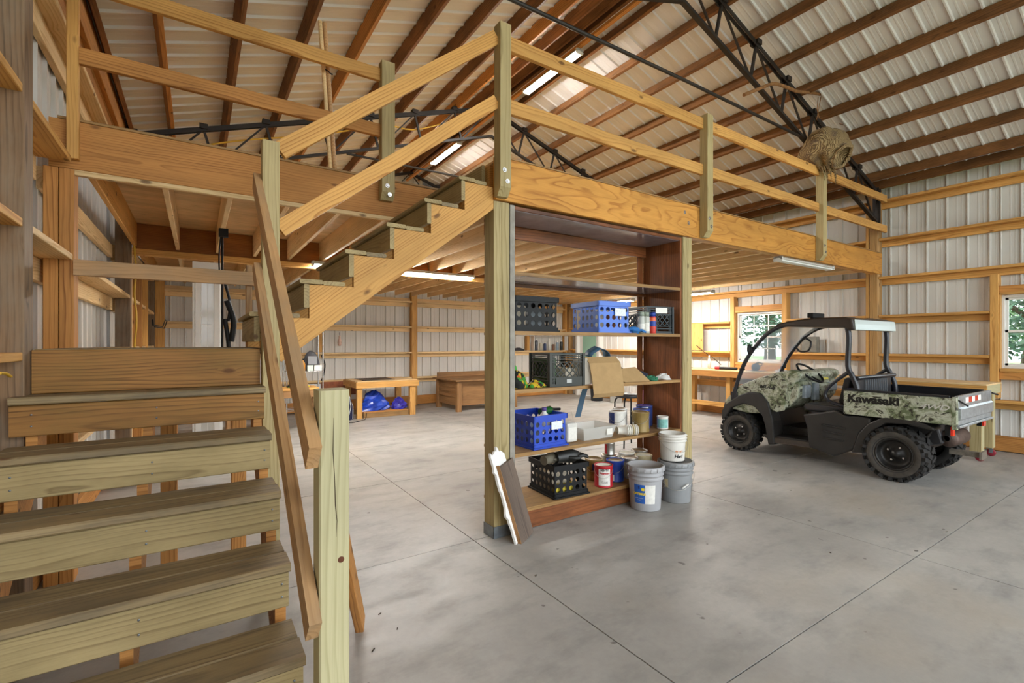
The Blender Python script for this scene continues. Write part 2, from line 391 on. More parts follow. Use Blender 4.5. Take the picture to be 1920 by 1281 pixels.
# outer skins keep daylight out of the rib ends
MB().box((XRW + 0.03, XRW + 0.05), (YF, 0.80), (0, 3.97)).box((XRW + 0.03, XRW + 0.05), (0.80, 1.84), (0, 1.10)).box((XRW + 0.03, XRW + 0.05), (0.80, 1.84), (2.18, 3.97)).box((XRW + 0.03, XRW + 0.05), (1.84, 4.60), (0, 3.97)) \
    .box((XRW + 0.03, XRW + 0.05), (4.60, 5.66), (0, 1.06)).box((XRW + 0.03, XRW + 0.05), (4.60, 5.66), (2.14, 3.97)).box((XRW + 0.03, XRW + 0.05), (5.66, DR[0]), (0, 3.97)).box((XRW + 0.03, XRW + 0.05), (DR[0], DR[1]), (2.1, 3.97)).box((XRW + 0.03, XRW + 0.05), (DR[1], YB), (0, 3.97)).build('outer_skin', GALV, wr)
MB().box((XL - 0.05, XL - 0.03), (YF, YB), (0, 3.97)).build('outer_skin', GALV, wl)
MB().prism([(XL, 0), (XRW, 0), (XRW, 3.95), (XRID, roofz(XRID)), (XL, 3.95)], 'Y', YB + 0.03, YB + 0.05).build('outer_skin', GALV, wb_)
# girts: upright 2x4 on the siding carrying a flat 2x6
def girt_y(parent, x_sid, sgn, y0, y1, zb, mat=PINE, shelf=True, depth=0.16, mat2=None):
    box('girt', parent, sorted((x_sid, x_sid + sgn * 0.04)), (y0, y1), (zb, zb + 0.09), mat)
    if shelf: box('girt_shelf', parent, sorted((x_sid, x_sid + sgn * depth)), (y0, y1), (zb + 0.09, zb + 0.128), mat2 or mat)
def girt_x(parent, y_sid, x0, x1, zb, mat=PINE, depth=0.16):
    box('girt', parent, (x0, x1), (y_sid - 0.04, y_sid), (zb, zb + 0.09), mat)
    box('girt_shelf', parent, (x0, x1), (y_sid - depth, y_sid), (zb + 0.09, zb + 0.128), mat)
xs = XRW - 0.02
RP = [(-0.55, -0.41), (3.14, 3.28), (6.95, 7.09), (10.72, 10.86)]  # wall posts (Y ranges)
for (a, b) in RP:
    box('wall_post', wr, (xs - 0.16, xs - 0.02), (a, b), (0, 3.93), POLE, 0.02 if a == 3.14 else 0.004)
    box('post_facing', wr, (xs - 0.155, xs), (b, b + 0.04), (0.1, 3.7), PINE)
for zb in (0.58, 1.19, 1.80, 2.41, 3.02, 3.63):
    spans = [(-3.5, -0.55), (-0.41, 3.14), (3.32, 6.95), (7.13, 10.72)]
    for (a, b) in spans:
        for (h0, h1) in ((W1[0] - 0.09, W1[1] + 0.09), (W2[0] - 0.09, W2[1] + 0.09), (DR[0] - 0.08, DR[1] + 0.08)):
            if zb in (1.19, 1.80) and a < h0 and b > h1 and h0 < 9 or (h0 > 9 and zb < 2.2 and a < h0 and b > h1):
                girt_y(wr, xs, -1, a, h0, zb, PINE); a = h1
        girt_y(wr, xs, -1, a, b, zb, PINE)
box('skirt_board', wr, (xs - 0.04, xs), (-3.5, DR[0] - 0.06), (0.01, 0.2), PINE_OR); box('skirt_board', wr, (xs - 0.05, xs + 0.01), (-3.5, DR[0] - 0.06), (0.2, 0.215), PINE_OR)
for (h0, h1, z0, z1) in (W1, W2):
    for yy in (h0 - 0.045, h1 + 0.045):
        box('window_stud', wr, (xs - 0.15, xs - 0.002), (yy - 0.042, yy + 0.042), (0.73, 2.42), PINE, 0.003)
    box('window_header', wr, (xs - 0.12, xs), (h0, h1), (z1 + 0.03, z1 + 0.12), PINE_OR); box('window_sill_board', wr, (xs - 0.12, xs), (h0, h1), (z0 - 0.15, z0 - 0.05), PINE_OR)
# left wall
xl = XL + 0.02
for (a, b, m) in ((-0.7, -0.56, WEATH), (2.955, 3.095, WEATH), (7.0, 7.14, WEATH), (10.72, 10.86, WEATH)):
    box('wall_post', wl, (-0.78, -0.64), (a, b), (0, 3.95), m, 0.004)
box('wall_post', wl, (-0.78, -0.712), (3.975, 4.115), (0, 2.56), PINE_OR); box('wall_post', wl, (-0.708, -0.64), (3.975, 4.115), (0, 2.56), PINE_OR)
box('door_stud', wl, (-0.78, -0.64), (7.16, 7.20), (0, 2.5), PINE_PALE); box('door_stud', wl, (-0.80, -0.62), (8.1, 8.14), (0, 2.5), PINE_OR); box('door_stud', wl, (-0.80, -0.62), (9.05, 9.09), (0, 2.5), PINE)
for zt in (0.85, 1.44, 2.035, 2.63, 3.55):
    for (a, b) in ((-3.5, -0.7), (-0.56, 2.955), (3.097, 6.998), (7.21, 10.7)):
        if zt == 2.63 and 3 < a < 4:
            box('girt_shelf', wl, (xl, -0.645), (3.097, 3.93), (zt - 0.038, zt), PINE); box('girt', wl, (xl, xl + 0.04), (3.097, 3.93), (zt - 0.18, zt - 0.04), PINE_PALE)
            box('girt', wl, (xl, xl + 0.04), (4.12, b), (zt - 0.18, zt - 0.04), PINE_PALE); continue
        zz = zt
        box('girt_shelf', wl, (xl, -0.645 if zt < 3 else -0.70), (a, b), (zz - 0.038, zz), PINE if a < 3 else PINE_PALE)
        box('girt', wl, (xl, xl + 0.04), (a, b), (zz - 0.18 if zt > 1 else zz - 0.13, zz - 0.04), PINE_PALE)
box('wall_plate', wl, (-0.77, -0.73), (3.2, YB - 0.05), (3.56, 3.74), PINE_OR); box('wall_plate', wl, (-0.79, -0.71), (3.2, YB - 0.05), (3.745, 3.78), PINE_PALE)
box('wall_plate', wl, (-0.72, -0.68), (3.2, YB - 0.05), (3.74, 3.99), PINE_OR)
box('skirt_board', wl, (xl, xl + 0.04), (-3.5, YB - 0.05), (0.01, 0.2), PINE_OR)
# back wall
ys = YB - 0.0
for (a, b) in ((-0.64, -0.5), (4.27, 4.41), (9.0, 9.06)):
    box('wall_post', wb_, (a, b), (ys - 0.16, ys - 0.02), (0, 3.9), PINE)
box('wall_stud', wb_, (2.18, 2.25), (ys - 0.14, ys - 0.02), (1.29, 1.94), PINE)
box('wall_stud', wb_, (7.65, 7.73), (ys - 0.14, ys - 0.02), (1.29, 2.4), PINE)
for zb in (0.55, 1.15, 1.76, 2.36, 3.0, 3.6):
    for (a, b) in ((XL + 0.05, -0.64), (-0.5, 4.27), (4.41, 9.0)): girt_x(wb_, ys - 0.0, a, b, zb, PINE_PALE)
box('skirt_board', wb_, (XL + 0.03, XRW - 0.03), (ys - 0.05, ys), (0.01, 0.22), PINE_OR)
box('top_plate', wb_, (XL + 0.05, XRW - 0.1), (ys - 0.06, ys - 0.0), (2.46, 2.56), PINE_PALE)
# ---- roof: ribbed panels on purlins
cl = thing('ceiling', 'pitched metal roof underside on dark timber purlins', None, (XRID, 4, 5.6), kind='structure')
sl = math.hypot(XRW + 0.12 - XRID, (XRW + 0.12 - XRID) * PITCH)
y = YF
while y < YB:
    b = min(y + 0.914, YB + 0.05); n = max(1, round((b - y) / 0.2285))
    me = ribbed(sl, b - y, n)
    cx = (XRID + XRW + 0.12) / 2; cz = roofz(XRID) - (cx - XRID) * PITCH
    place('roof_panel', me, ROOFM, axes((cx, (y + b) / 2, cz), (0, -1, 0), (1, 0, -PITCH)) @ Matrix.Rotation(math.pi, 4, 'Y'), cl)
    cx = (XRID + XL - 0.12) / 2
    place('roof_panel', me, ROOFM, axes((cx, (y + b) / 2, roofz(XRID) - (XRID - cx) * PITCH), (0, 1, 0), (-1, 0, -PITCH)) @ Matrix.Rotation(math.pi, 4, 'Y'), cl)
    y = b
MB().add([(XRID, YF, roofz(XRID) + .04), (XRID, YB, roofz(XRID) + .04), (XRW + .15, YB, ZEAVE), (XRW + .15, YF, ZEAVE), (XL - .15, YB, ZEAVE), (XL - .15, YF, ZEAVE)], [(0, 1, 2, 3), (0, 5, 4, 1)]).build('roof_outer', GALV, cl)
cs = 1 / math.hypot(1, PITCH)
for side in (1, -1):
    ds = [0.10, 0.36, 0.86, 1.43, 2.0, 2.58, 3.16, 3.74, 4.32, 4.86, 5.12]
    if side < 0: ds = [0.10, 0.36, 0.72, 1.16, 1.72, 2.32, 2.92, 3.52, 4.12, 4.72, 5.12]
    for d in ds:
        px = XRID + side * d * cs; pz = roofz(XRID) - d * cs * PITCH - 0.012
        nrm = Vector((side * PITCH, 0, 1)).normalized(); c = Vector((px, 0, pz)) - nrm * 0.07
        m = PURLIN if R.random() < 0.75 else PINE_OR
        if d < 0.5: m = PURLIN
        bar('purlin', cl, (c.x, YF, c.z), (c.x, YB - 0.03, c.z), 0.042, 0.14, m, nrm)
    c = Vector((XRID + side * 4.55 * cs, 0, roofz(XRID) - 4.55 * cs * PITCH - 0.03))
box('ridge_board', cl, (XRID - 0.03, XRID + 0.03), (YF, YB - 0.05), (5.36, 5.40), PINE_OR)
# ---- windows
GLASS = NT('window_glass'); GLASS.t.nodes.remove(GLASS.b)
_tr = GLASS.n('ShaderNodeBsdfTransparent'); _tr.inputs[0].default_value = (0.93, 0.97, 0.97, 1); _gl = GLASS.n('ShaderNodeBsdfGlossy'); _gl.inputs['Roughness'].default_value = 0.03
_fr = GLASS.n('ShaderNodeFresnel'); _fr.inputs[0].default_value = 1.45; _mx = GLASS.n('ShaderNodeMixShader')
GLASS.l(_fr.outputs[0], _mx.inputs[0]); GLASS.l(_tr.outputs[0], _mx.inputs[1]); GLASS.l(_gl.outputs[0], _mx.inputs[2]); GLASS.l(_mx.outputs[0], GLASS.out.inputs[0]); GLASS = GLASS.m
def window(idx, hole, label):
    y0, y1, z0, z1 = hole; t = thing('window_%d' % idx, label, None, (xs, (y0 + y1) / 2, z0), kind='structure')
    fx = (xs - 0.05, xs + 0.03)
    box('frame', t, fx, (y0, y0 + 0.04), (z0, z1), WHITE); box('frame', t, fx, (y1 - 0.04, y1), (z0, z1), WHITE)
    box('frame', t, fx, (y0 + 0.04, y1 - 0.04), (z0, z0 + 0.04), WHITE); box('frame', t, fx, (y0 + 0.04, y1 - 0.04), (z1 - 0.04, z1), WHITE)
    box('casing', t, (xs - 0.13, xs - 0.05), (y0 - 0.002, y0 + 0.012), (z0 - 0.04, z1 + 0.02), PINE); box('casing', t, (xs - 0.13, xs - 0.05), (y1 - 0.012, y1 + 0.002), (z0 - 0.04, z1 + 0.02), PINE)
    box('sill', t, (xs - 0.13, xs + 0.02), (y0, y1), (z0 - 0.05, z0), PINE); box('head_casing', t, (xs - 0.13, xs + 0.02), (y0, y1), (z1, z1 + 0.03), PINE)
    zm = (z0 + z1) / 2
    for k, (a, b, ox) in enumerate(((z0 + 0.04, zm + 0.02, -0.025), (zm - 0.02, z1 - 0.04, 0.005))):
        s = MB(); X = (xs + ox - 0.012, xs + ox + 0.012); ya, yb_ = y0 + 0.04, y1 - 0.04
        s.box(X, (ya, ya + 0.03), (a, b)).box(X, (yb_ - 0.03, yb_), (a, b)).box(X, (ya, yb_), (a, a + 0.03)).box(X, (ya, yb_), (b - 0.03, b))
        sash = s.build('sash', WHITE, t)
        if idx == 1:
            g = MB(); X2 = (xs + ox - 0.005, xs + ox + 0.005)
            for q in (1, 2): yy = ya + (yb_ - ya) * q / 3; g.box(X2, (yy - 0.009, yy + 0.009), (a, b))
            g.box(X2, (ya, yb_), ((a + b) / 2 - 0.009, (a + b) / 2 + 0.009)); g.build('muntins', WHITE, sash)
        MB().box((xs + ox - 0.002, xs + ox + 0.002), (ya + 0.02, yb_ - 0.02), (a + 0.02, b - 0.02)).build('pane', GLASS, sash)
window(1, W1, 'white grid window behind the utility vehicle'); window(2, W2, 'white sash window at the right edge by the workbench')
# ---- far door on the right wall
dt = thing('door_1', 'white entry door with a glass light in the far corner', None, (xs, 10, 0), kind='structure')
box('door_leaf', dt, (xs - 0.03, xs + 0.02), (DR[0] + 0.04, DR[1] - 0.04), (0.01, 2.03), WHITE)
box('jamb', dt, (xs - 0.12, xs + 0.03), (DR[0] - 0.04, DR[0] + 0.035), (0, 2.08), WHITE); box('jamb', dt, (xs - 0.12, xs + 0.03), (DR[1] - 0.035, DR[1] + 0.04), (0, 2.08), WHITE); box('head_jamb', dt, (xs - 0.12, xs + 0.03), (DR[0], DR[1]), (2.035, 2.1), WHITE)
MB().box((xs - 0.036, xs - 0.031), (DR[0] + 0.18, DR[1] - 0.18), (1.05, 1.9)).build('door_light', plain('green_glass', '#9cc4ac', 0.1), dt)
MB().lathe([(0.0, 0.0), (0.02, 0.0), (0.03, 0.02), (0.03, 0.04), (0.0, 0.06)], (xs - 0.09, DR[0] + 0.1, 1.0), 12, 'X').build('door_knob', CHROME, dt)
# ---- steel roof trusses
TOPZ = lambda x: roofz(x) - 0.19
def truss(y, label):
    t = thing('roof_truss', label, 'roof truss', (XRID, y, 5.0))
    off = 0.47
    for s in (1, -1):
        xe = (XRW - 0.22) if s > 0 else (XL + 0.24)
        for dy in (-0.022, 0.022):
            MB().bar((XRID, y + dy, TOPZ(XRID)), (xe, y + dy, TOPZ(xe)), 0.008, 0.055).build('top_chord', STEEL, t)
        xb = XRID + s * 0.05
        bar('bottom_chord', t, (XRID, y, TOPZ(XRID) - off), (xe, y, TOPZ(xe) - off), 0.05, 0.035, STEEL, ch=0)
        n = 7
        for k in range(n):
            a = XRID + s * (abs(xe - XRID)) * (k + 0.0) / n; b = XRID + s * (abs(xe - XRID)) * (k + 1.0) / n
            bar('web_strut', t, (b - s * 0.0, y, TOPZ(b)), (b - s * 0.12, y, TOPZ(b - s * 0.12) - off), 0.028, 0.028, STEEL, (0, 1, 0), ch=0)
            bar('web_diagonal', t, (a, y, TOPZ(a)), (b - s * 0.12, y, TOPZ(b - s * 0.12) - off), 0.02, 0.02, STEEL, (0, 1, 0), ch=0)
            box('purlin_clip', t, (b - 0.045, b + 0.045), (y - 0.05, y + 0.05), (TOPZ(b) + 0.0, TOPZ(b) + 0.06), STEEL, 0)
        box('end_plate', t, sorted((xe, xe + s * 0.03)), (y - 0.05, y + 0.05), (TOPZ(xe) - off - 0.12, TOPZ(xe) + 0.05), STEEL, 0)
    MB().tube([(XRID - 2.40, y, 4.20), (XRID, y, 4.215), (XRID + 2.40, y, 4.20)], 0.017, 8).build('tie_rod', STEEL, t)
    return t
truss(3.16, 'black steel truss nearest the camera, above the loft railing'); truss(7.02, 'black steel truss above the middle of the loft'); truss(10.7, 'farthest black steel truss against the back gable')
# ---- outside: ground, trees seen through the windows
GR = plain('outside_grass', '#6f8a4c', 0.9, 0, 0.3, 3.0)
gobj = MB().box((-40, -1.2), (-40, 40), (-0.3, -0.12)).box((9.6, 60), (-40, 40), (-0.3, -0.12)).box((-1.2, 9.6), (11.5, 40), (-0.3, -0.12)).build('lawn', GR); tag(gobj, 'mown green lawn outside the windows', 'lawn', kind='stuff')
ap = MB().box((-1.2, 9.6), (-40, -3.62), (-0.3, -0.03)).build('driveway', plain('gravel', '#b7b0a3', 0.9, 0, 0.15, 20)); tag(ap, 'pale gravel driveway outside the open end of the barn', 'driveway', kind='structure')
LEAF = plain('tree_leaf', '#35573a', 0.6, 0, 0.5, 2.0); LEAF2 = plain('tree_leaf_b', '#5f7d4c', 0.6, 0, 0.4, 2.0); BARK = plain('tree_bark', '#5a4a3a', 0.9, 0, 0.3, 12)
def tree(x, y, h, r, label, leaf, seed):
    q = random.Random(seed); t = thing('tree', label, 'tree', (x, y, -0.12), group=None)
    pts = [Vector((x + 0.12 * math.sin(k * 1.3 + seed), y + 0.1 * math.cos(k), -0.119 + h * 0.8 * k / 5)) for k in range(6)]
    m = MB().tube(pts, 0.2, 8, radii=[0.26, 0.2, 0.17, 0.14, 0.1, 0.05])
    for k in range(7):
        b = pts[2 + k % 4]; a = q.random() * 6.28; e = b + Vector((math.cos(a) * r * .7, math.sin(a) * r * .7, h * .16)); m.tube([b, (b + e) / 2 + Vector((0, 0, .1)), e], 0.06, 5, radii=[.08, .05, .02])
    m.build('trunk', BARK, t)
    f = MB()
    for k in range(6500):
        a = q.random() * 6.283; u = q.random(); zz = h * (0.18 + 0.82 * u); rr = r * (1 - 0.75 * abs(u - 0.35) ** 1.2) * math.sqrt(q.random())
        c = Vector((x + math.cos(a) * rr, y + math.sin(a) * rr, zz)); s = 0.07 + 0.07 * q.random()
        d = Vector((q.gauss(0, 1), q.gauss(0, 1), q.gauss(0, .6))).normalized(); e = d.orthogonal().normalized()
        f.add([c, c + d * s + e * s * .4, c + d * s * 2, c + d * s - e * s * .4], [(0, 1, 2, 3)])
    f.build('foliage', leaf, t)['kind'] = 'stuff'
tree(17.5, 9.4, 7.5, 2.3, 'dense dark green tree left of centre in the grid window', LEAF, 1); tree(25.0, 11.2, 8.5, 3.0, 'olive green tree farther back in the grid window', LEAF2, 2)
tree(16.5, 2.6, 6.5, 2.0, 'dark green tree in the right-hand window', LEAF, 3); tree(24.0, 3.0, 8.0, 2.8, 'light green tree behind in the right-hand window', LEAF2, 4); tree(27.0, 19.5, 9.0, 3.2, 'tall tree farthest left through the grid window', LEAF, 5)
# ================================================================ LOFT, STAIRS, RAILINGS
DZ = 2.872                                            # underside of the deck
loft = thing('loft_platform', 'timber loft floor on joists with orange plywood-faced front beam', 'loft', (4, 7, 2.57))
box('front_beam', loft, (1.872, 4.30), (3.062, 3.10), (2.565, 2.888), PLY); box('front_beam', loft, (4.302, 8.97), (3.066, 3.10), (2.565, 2.888), PLY)
box('beam_core', loft, (1.99, 8.96), (3.102, 3.20), (2.575, 2.87), PINE)
box('stairwell_beam', loft, (-0.76, 1.95), (4.005, 4.05), (2.57, 2.872), PINE_OR)
box('edge_strip', loft, (-0.72, 1.95), (4.0, 4.06), (2.872, 2.89), SHELFW); box('edge_strip', loft, (1.96, 8.95), (3.06, 3.13), (2.889, 2.90), SHELFW)
box('ledger_strip', loft, (-0.70, 1.95), (4.0, 4.04), (2.535, 2.568), PINE_PALE)
box('header', loft, (1.90, 1.945), (3.205, 4.0), (2.58, 2.87), PINE)
box('girder', loft, (-0.62, 9.05), (7.0, 7.045), (2.575, 2.870), GIRD); box('girder_ledger', loft, (-0.62, 9.05), (6.955, 6.998), (2.50, 2.572), PINE); box('girder_ledger', loft, (-0.62, 9.05), (7.0, 7.045), (2.50, 2.572), PINE)
k = 0; x = -0.60
while x < 9.1:
    y0 = 4.055 if x < 1.93 else 3.205
    m = PINE_PALE if R.random() < .85 else PINE
    box('joist', loft, (x - 0.019, x + 0.019), (y0, 6.998), (2.60, 2.870), m)
    box('joist', loft, (x - 0.019, x + 0.019), (7.05, YB - 0.17), (2.60, 2.870), m)
    x += 0.406
sheets = [(-0.63, 1.9, 4.06, 5.5), (-0.63, 1.9, 5.5, 7.02), (-0.63, 1.9, 7.02, 9.0), (-0.63, 1.9, 9.0, YB - 0.17)]
for a in range(6):
    xa = 1.905 + a * 1.19; xb = min(xa + 1.188, 9.05)
    for (ya, yb) in ((3.11, 5.05), (5.05, 7.02), (7.02, 9.0), (9.0, YB - 0.17)): sheets.append((xa, xb, ya, yb))
for (xa, xb, ya, yb) in sheets: box('deck_sheet', loft, (xa, xb - 0.002), (ya, yb - 0.002), (2.872, 2.888), OSB, 0)
def bolts(parent, pts, n=(0, -1, 0)):
    for p in pts:
        b = MB(); b.lathe([(0, 0.012), (0.009, 0.012), (0.011, 0.004), (0.018, 0.004), (0.018, 0)], p, 10, 'Y', False, Matrix.Rotation(math.pi, 4, 'X') if n[1] < 0 else None); b.build('bolt', CHROME, parent)
bolts(loft, [(4.10, 3.062, 2.80), (4.16, 3.062, 2.70)])
# posts carrying the loft front
def support_post(x, label):
    t = thing('support_post', label, 'post', (x + 0.07, 3.17, 0))
    box('post_timber', t, (x, x + 0.07), (3.09, 3.235), (0.0, 2.56), TREATED, 0.004); box('post_timber', t, (x + 0.071, x + 0.141), (3.09, 3.235), (0.0, 2.56), TREATED, 0.004)
    m = MB().box((x - 0.004, x + 0.145), (3.086, 3.09), (0.002, 0.09)).box((x - 0.004, x - 0.0005), (3.086, 3.24), (0.002, 0.09)).box((x + 0.1415, x + 0.145), (3.086, 3.24), (0.002, 0.09)); m.build('post_base', GALV, t)
support_post(1.872, 'thick square timber post left of the crate shelves'); support_post(4.112, 'thick square timber post right of the crate shelves')
# ---- front railing of the loft
rail = thing('loft_railing', 'two-rail timber guard along the front edge of the loft', 'railing', (5, 3.03, 2.9))
def rpost(parent, x0, x1, y0, y1, z0, z1, mat):
    m = MB().prism([(y1, z0), (y1, z1), (y0, z1), (y0, z0 + 0.06), (y0 + 0.045, z0)], 'X', x0, x1)
    c = Vector(((x0 + x1) / 2, (y0 + y1) / 2, (z0 + z1) / 2)); me = bpy.data.meshes.new('rail_post')
    rot = Matrix.Rotation(math.pi / 2, 4, 'Y'); inv = rot.inverted()
    me.from_pydata([tuple(inv @ (Vector(q) - c)) for q in m.v], [], m.f)
    bm = bmesh.new(); bm.from_mesh(me); bmesh.ops.recalc_face_normals(bm, faces=bm.faces); bm.to_mesh(me); bm.free(); me.update()
    return place('rail_post', me, mat, Matrix.Translation(c) @ rot, parent)
rps = [(1.857, 1.950, 3.85), (4.345, 4.44, 3.83), (6.82, 6.92, 3.74)]
for (a, b, zt) in rps:
    rpost(rail, a, b, 2.972, 3.060, 2.575, zt, TREATED); bolts(rail, [((a + b) / 2 - 0.012, 2.972, 2.76), ((a + b) / 2 + 0.015, 2.972, 2.68)])
segs = [(1.951, 4.344), (4.441, 6.819), (6.921, 9.03)]
for (a, b) in segs:
    box('top_rail', rail, (a, b), (3.02, 3.058), (3.69, 3.80), PINE); box('mid_rail', rail, (a, b), (3.02, 3.058), (3.215, 3.325), PINE)
# ---- guard of the stairwell (far side)
rail2 = thing('stairwell_railing', 'two-rail timber guard on the far side of the stairwell', 'railing', (0.4, 3.96, 2.9))
box('rail_post', rail2, (-0.672, -0.615), (3.955, 4.003), (2.625, 3.95), PINE); rpost(rail2, 1.285, 1.395, 3.915, 4.003, 2.69, 3.845, TREATED); bolts(rail2, [(1.33, 3.915, 2.80), (1.35, 3.915, 2.73)])
box('top_rail', rail2, (-0.614, 1.284), (3.96, 3.998), (3.69, 3.795), PINE); box('mid_rail', rail2, (-0.614, 1.284), (3.96, 3.998), (3.222, 3.325), PINE_OR)
# ---- lower flight with landing
st = thing('staircase', 'lower wooden stair flight of wide open-back steps up to the landing', 'staircase', (-0.2, 2.3, 0))
SXR, SXL = 0.305, -0.675
RISE = 1.453 / 7
for i in range(1, 7):
    z = 1.453 - RISE * i; yn = 3.165 - 0.285 * i
    mat = TREAD; ext = 0.02 if i > 1 else 0.0
    xr = SXR + 0.004 * (i % 2)
    box('tread_board', st, (SXL, xr), (yn, yn + 0.138), (z - 0.032, z), TREAD, 0.006)
    box('tread_board', st, (SXL, xr - 0.004), (yn + 0.142, yn + 0.282), (z - 0.034, z - 0.001), TREAD, 0.006)
    rm = RISER_BR if i == 1 else RISER
    box('riser_board', st, (SXL, xr - 0.006), (yn + 0.018, yn + 0.05), (z - 0.034 - 0.138, z - 0.036), rm, 0.004)
    for q in range(3):
        for w in (0.28, 0.78):
            MB().lathe([(0, 0), (0.004, 0), (0.004, -0.003), (0, -0.003)], (SXR - 0.03 - q * 0.44, yn + 0.018, z - 0.05 - 0.1 * w), 6, 'Y').build('screw', GALV, st)
box('top_riser', st, (-0.636, 0.298), (3.05, 3.088), (1.246, 1.449), RISER_BR, 0.004)
def stringer(parent, name, x0, x1, mat, nst=6):
    poly = []
    for i in range(nst, 0, -1):
        z = 1.453 - RISE * i - 0.035; yn = 3.165 - 0.285 * i + 0.052
        poly += [(yn, z - RISE if i < nst else 0.0), (yn, z)]
    yt = 3.165 + 0.0
    poly += [(3.088, 1.453 - RISE - 0.035), (3.088, 0.98)]
    poly += [(1.90, 0.0)]
    # drop the first vertical to the ground
    m = MB().prism(poly, 'X', x0, x1); return m.build(name, mat, parent, loc=((x0 + x1) / 2, 2.4, 0.6))
for (a, b) in ((0.255, 0.294), (-0.22, -0.182), (-0.63, -0.592)): stringer(st, 'stringer', a, b, PINE_OR)
# landing
for k in range(6):
    ya = 3.09 + k * 0.146; box('landing_board', st, (-0.635, 0.33), (ya, ya + 0.142), (1.419, 1.453), TREAD, 0.004)
box('landing_joist', st, (-0.63, -0.592), (3.10, 3.95), (1.23, 1.417), PINE_OR); box('landing_joist', st, (0.255, 0.294), (3.10, 3.95), (1.23, 1.417), PINE_OR); box('landing_joist', st, (-0.19, -0.15), (3.10, 3.95), (1.23, 1.417), PINE_OR)
box('landing_leg', st, (0.20, 0.29), (3.86, 3.95), (0, 1.415), PINE_OR); box('landing_leg', st, (-0.2, -0.11), (3.86, 3.95), (0, 1.415), PINE_OR)
box('landing_guard_rail', st, (-0.636, 0.36), (3.935, 3.973), (1.90, 1.998), HANDRAIL); box('landing_guard_post', st, (0.30, 0.338), (3.975, 4.06), (1.2, 2.05), HANDRAIL)
# newels and lower handrails
box('newel_post', st, (0.31, 0.40), (1.535, 1.625), (0, 1.335), PALEGREEN, 0.005); box('newel_post', st, (0.305, 0.393), (3.0, 3.088), (0.0, 2.625), TREATED, 0.004)
pk_ = [(.352, 1.25), (.350, 1.15), (.355, 1.06), (.357, .98), (.362, .93), (.360, .88)]
MB().add([(x - w, 1.5346, z) for (x, z), w in zip(pk_, (.0004, .0014, .001, .0016, .001, .0003))] + [(x + w, 1.5346, z) for (x, z), w in zip(pk_, (.0004, .0014, .001, .0016, .001, .0003))], [(i, i + 1, 7 + i, 6 + i) for i in range(5)]).build('check_crack', plain('crack_dark', '#3a2d1c', .9), st)
MB().lathe([(0, .0015), (.007, .0012), (.010, 0)], (.374, 1.5349, .807), 10, 'Y', True, Matrix.Rotation(math.pi, 4, 'X')).build('knot', plain('knot_brown', '#5a3018', .8), st)
def handrail(p0, p1, w, h, mat, parent, name='handrail'):
    return bar(name, parent, p0, p1, w, h, mat, ch=0.012)
handrail((0.288, 1.505, 1.14), (0.285, 3.11, 2.415), 0.036, 0.095, HANDRAIL, st); handrail((0.288, 1.505, 0.625), (0.285, 3.08, 1.90), 0.036, 0.095, HANDRAIL, st)
# ---- upper flight
su = thing('staircase', 'upper wooden stair flight with notched stringer from landing to loft', 'staircase', (1.1, 3.5, 1.45))
RU, RUN = 0.2052, 0.2645
zk = lambda k: 1.6605 + RU * (k - 2); xk = lambda k: 0.245 + RUN * (k - 2)
for k in range(2, 8):
    z, xn = zk(k), xk(k)
    box('tread_board', su, (xn, xn + 0.132), (3.07, 3.955), (z - 0.026, z), RISER, 0.006); box('tread_board', su, (xn + 0.136, xn + 0.268 - (0.0 if k < 7 else 0.03)), (3.085, 3.95), (z - 0.028, z - 0.002), RISER if k % 2 else TREAD, 0.006)
    box('riser_board', su, (xn + 0.026, xn + 0.056), (3.082, 3.95), (z - 0.17, z - 0.028), RISER, 0.004)
box('riser_board', su, (xk(8) + 0.02, xk(8) + 0.05), (3.24, 3.95), (zk(8) - 0.17, zk(8) - 0.02), RISER, 0.004)
def stringer_u(y0, y1, mat):
    poly = [(0.40, 1.36)]
    top = [(0.36, zk(2) - 0.03)]
    pts = []
    for k in range(2, 8):
        xa = xk(k) + 0.058
        zt = zk(k) - 0.029
        if k > 2: pts.append((xa, zk(k - 1) - 0.029))
        else: pts.append((xa, 1.455))
        pts.append((xa, zt))
    pts += [(1.869, zk(7) - 0.029), (1.869, 2.495), (0.415, 1.372)]
    c = Vector((1.1, (y0 + y1) / 2, 1.95)); m = MB().prism(pts, 'Y', y0, y1)
    ang = math.atan2(RU, RUN); rot = Matrix.Rotation(-ang, 4, 'Y'); inv = rot.inverted(); me = bpy.data.meshes.new('stringer')
    me.from_pydata([tuple(inv @ (Vector(q) - c)) for q in m.v], [], m.f); bm = bmesh.new(); bm.from_mesh(me); bmesh.ops.recalc_face_normals(bm, faces=bm.faces); bm.to_mesh(me); bm.free()
    place('stringer', me, mat, Matrix.Translation(c) @ rot, su)
stringer_u(3.092, 3.13, PINE); stringer_u(3.90, 3.938, PINE)
handrail((0.395, 3.03, 2.585), (1.853, 3.03, 3.752), 0.038, 0.098, PINE, su); handrail((0.395, 3.03, 2.135), (1.853, 3.03, 3.275), 0.038, 0.092, PINE, su)
d = bar('leaning_board', None, onZ(676, 1172, 0.012), (0.362, 1.668, 1.06), 0.04, 0.088, PINE_OR); tag(d, 'brown board leaning from the floor against the back of the pale newel post', 'board')
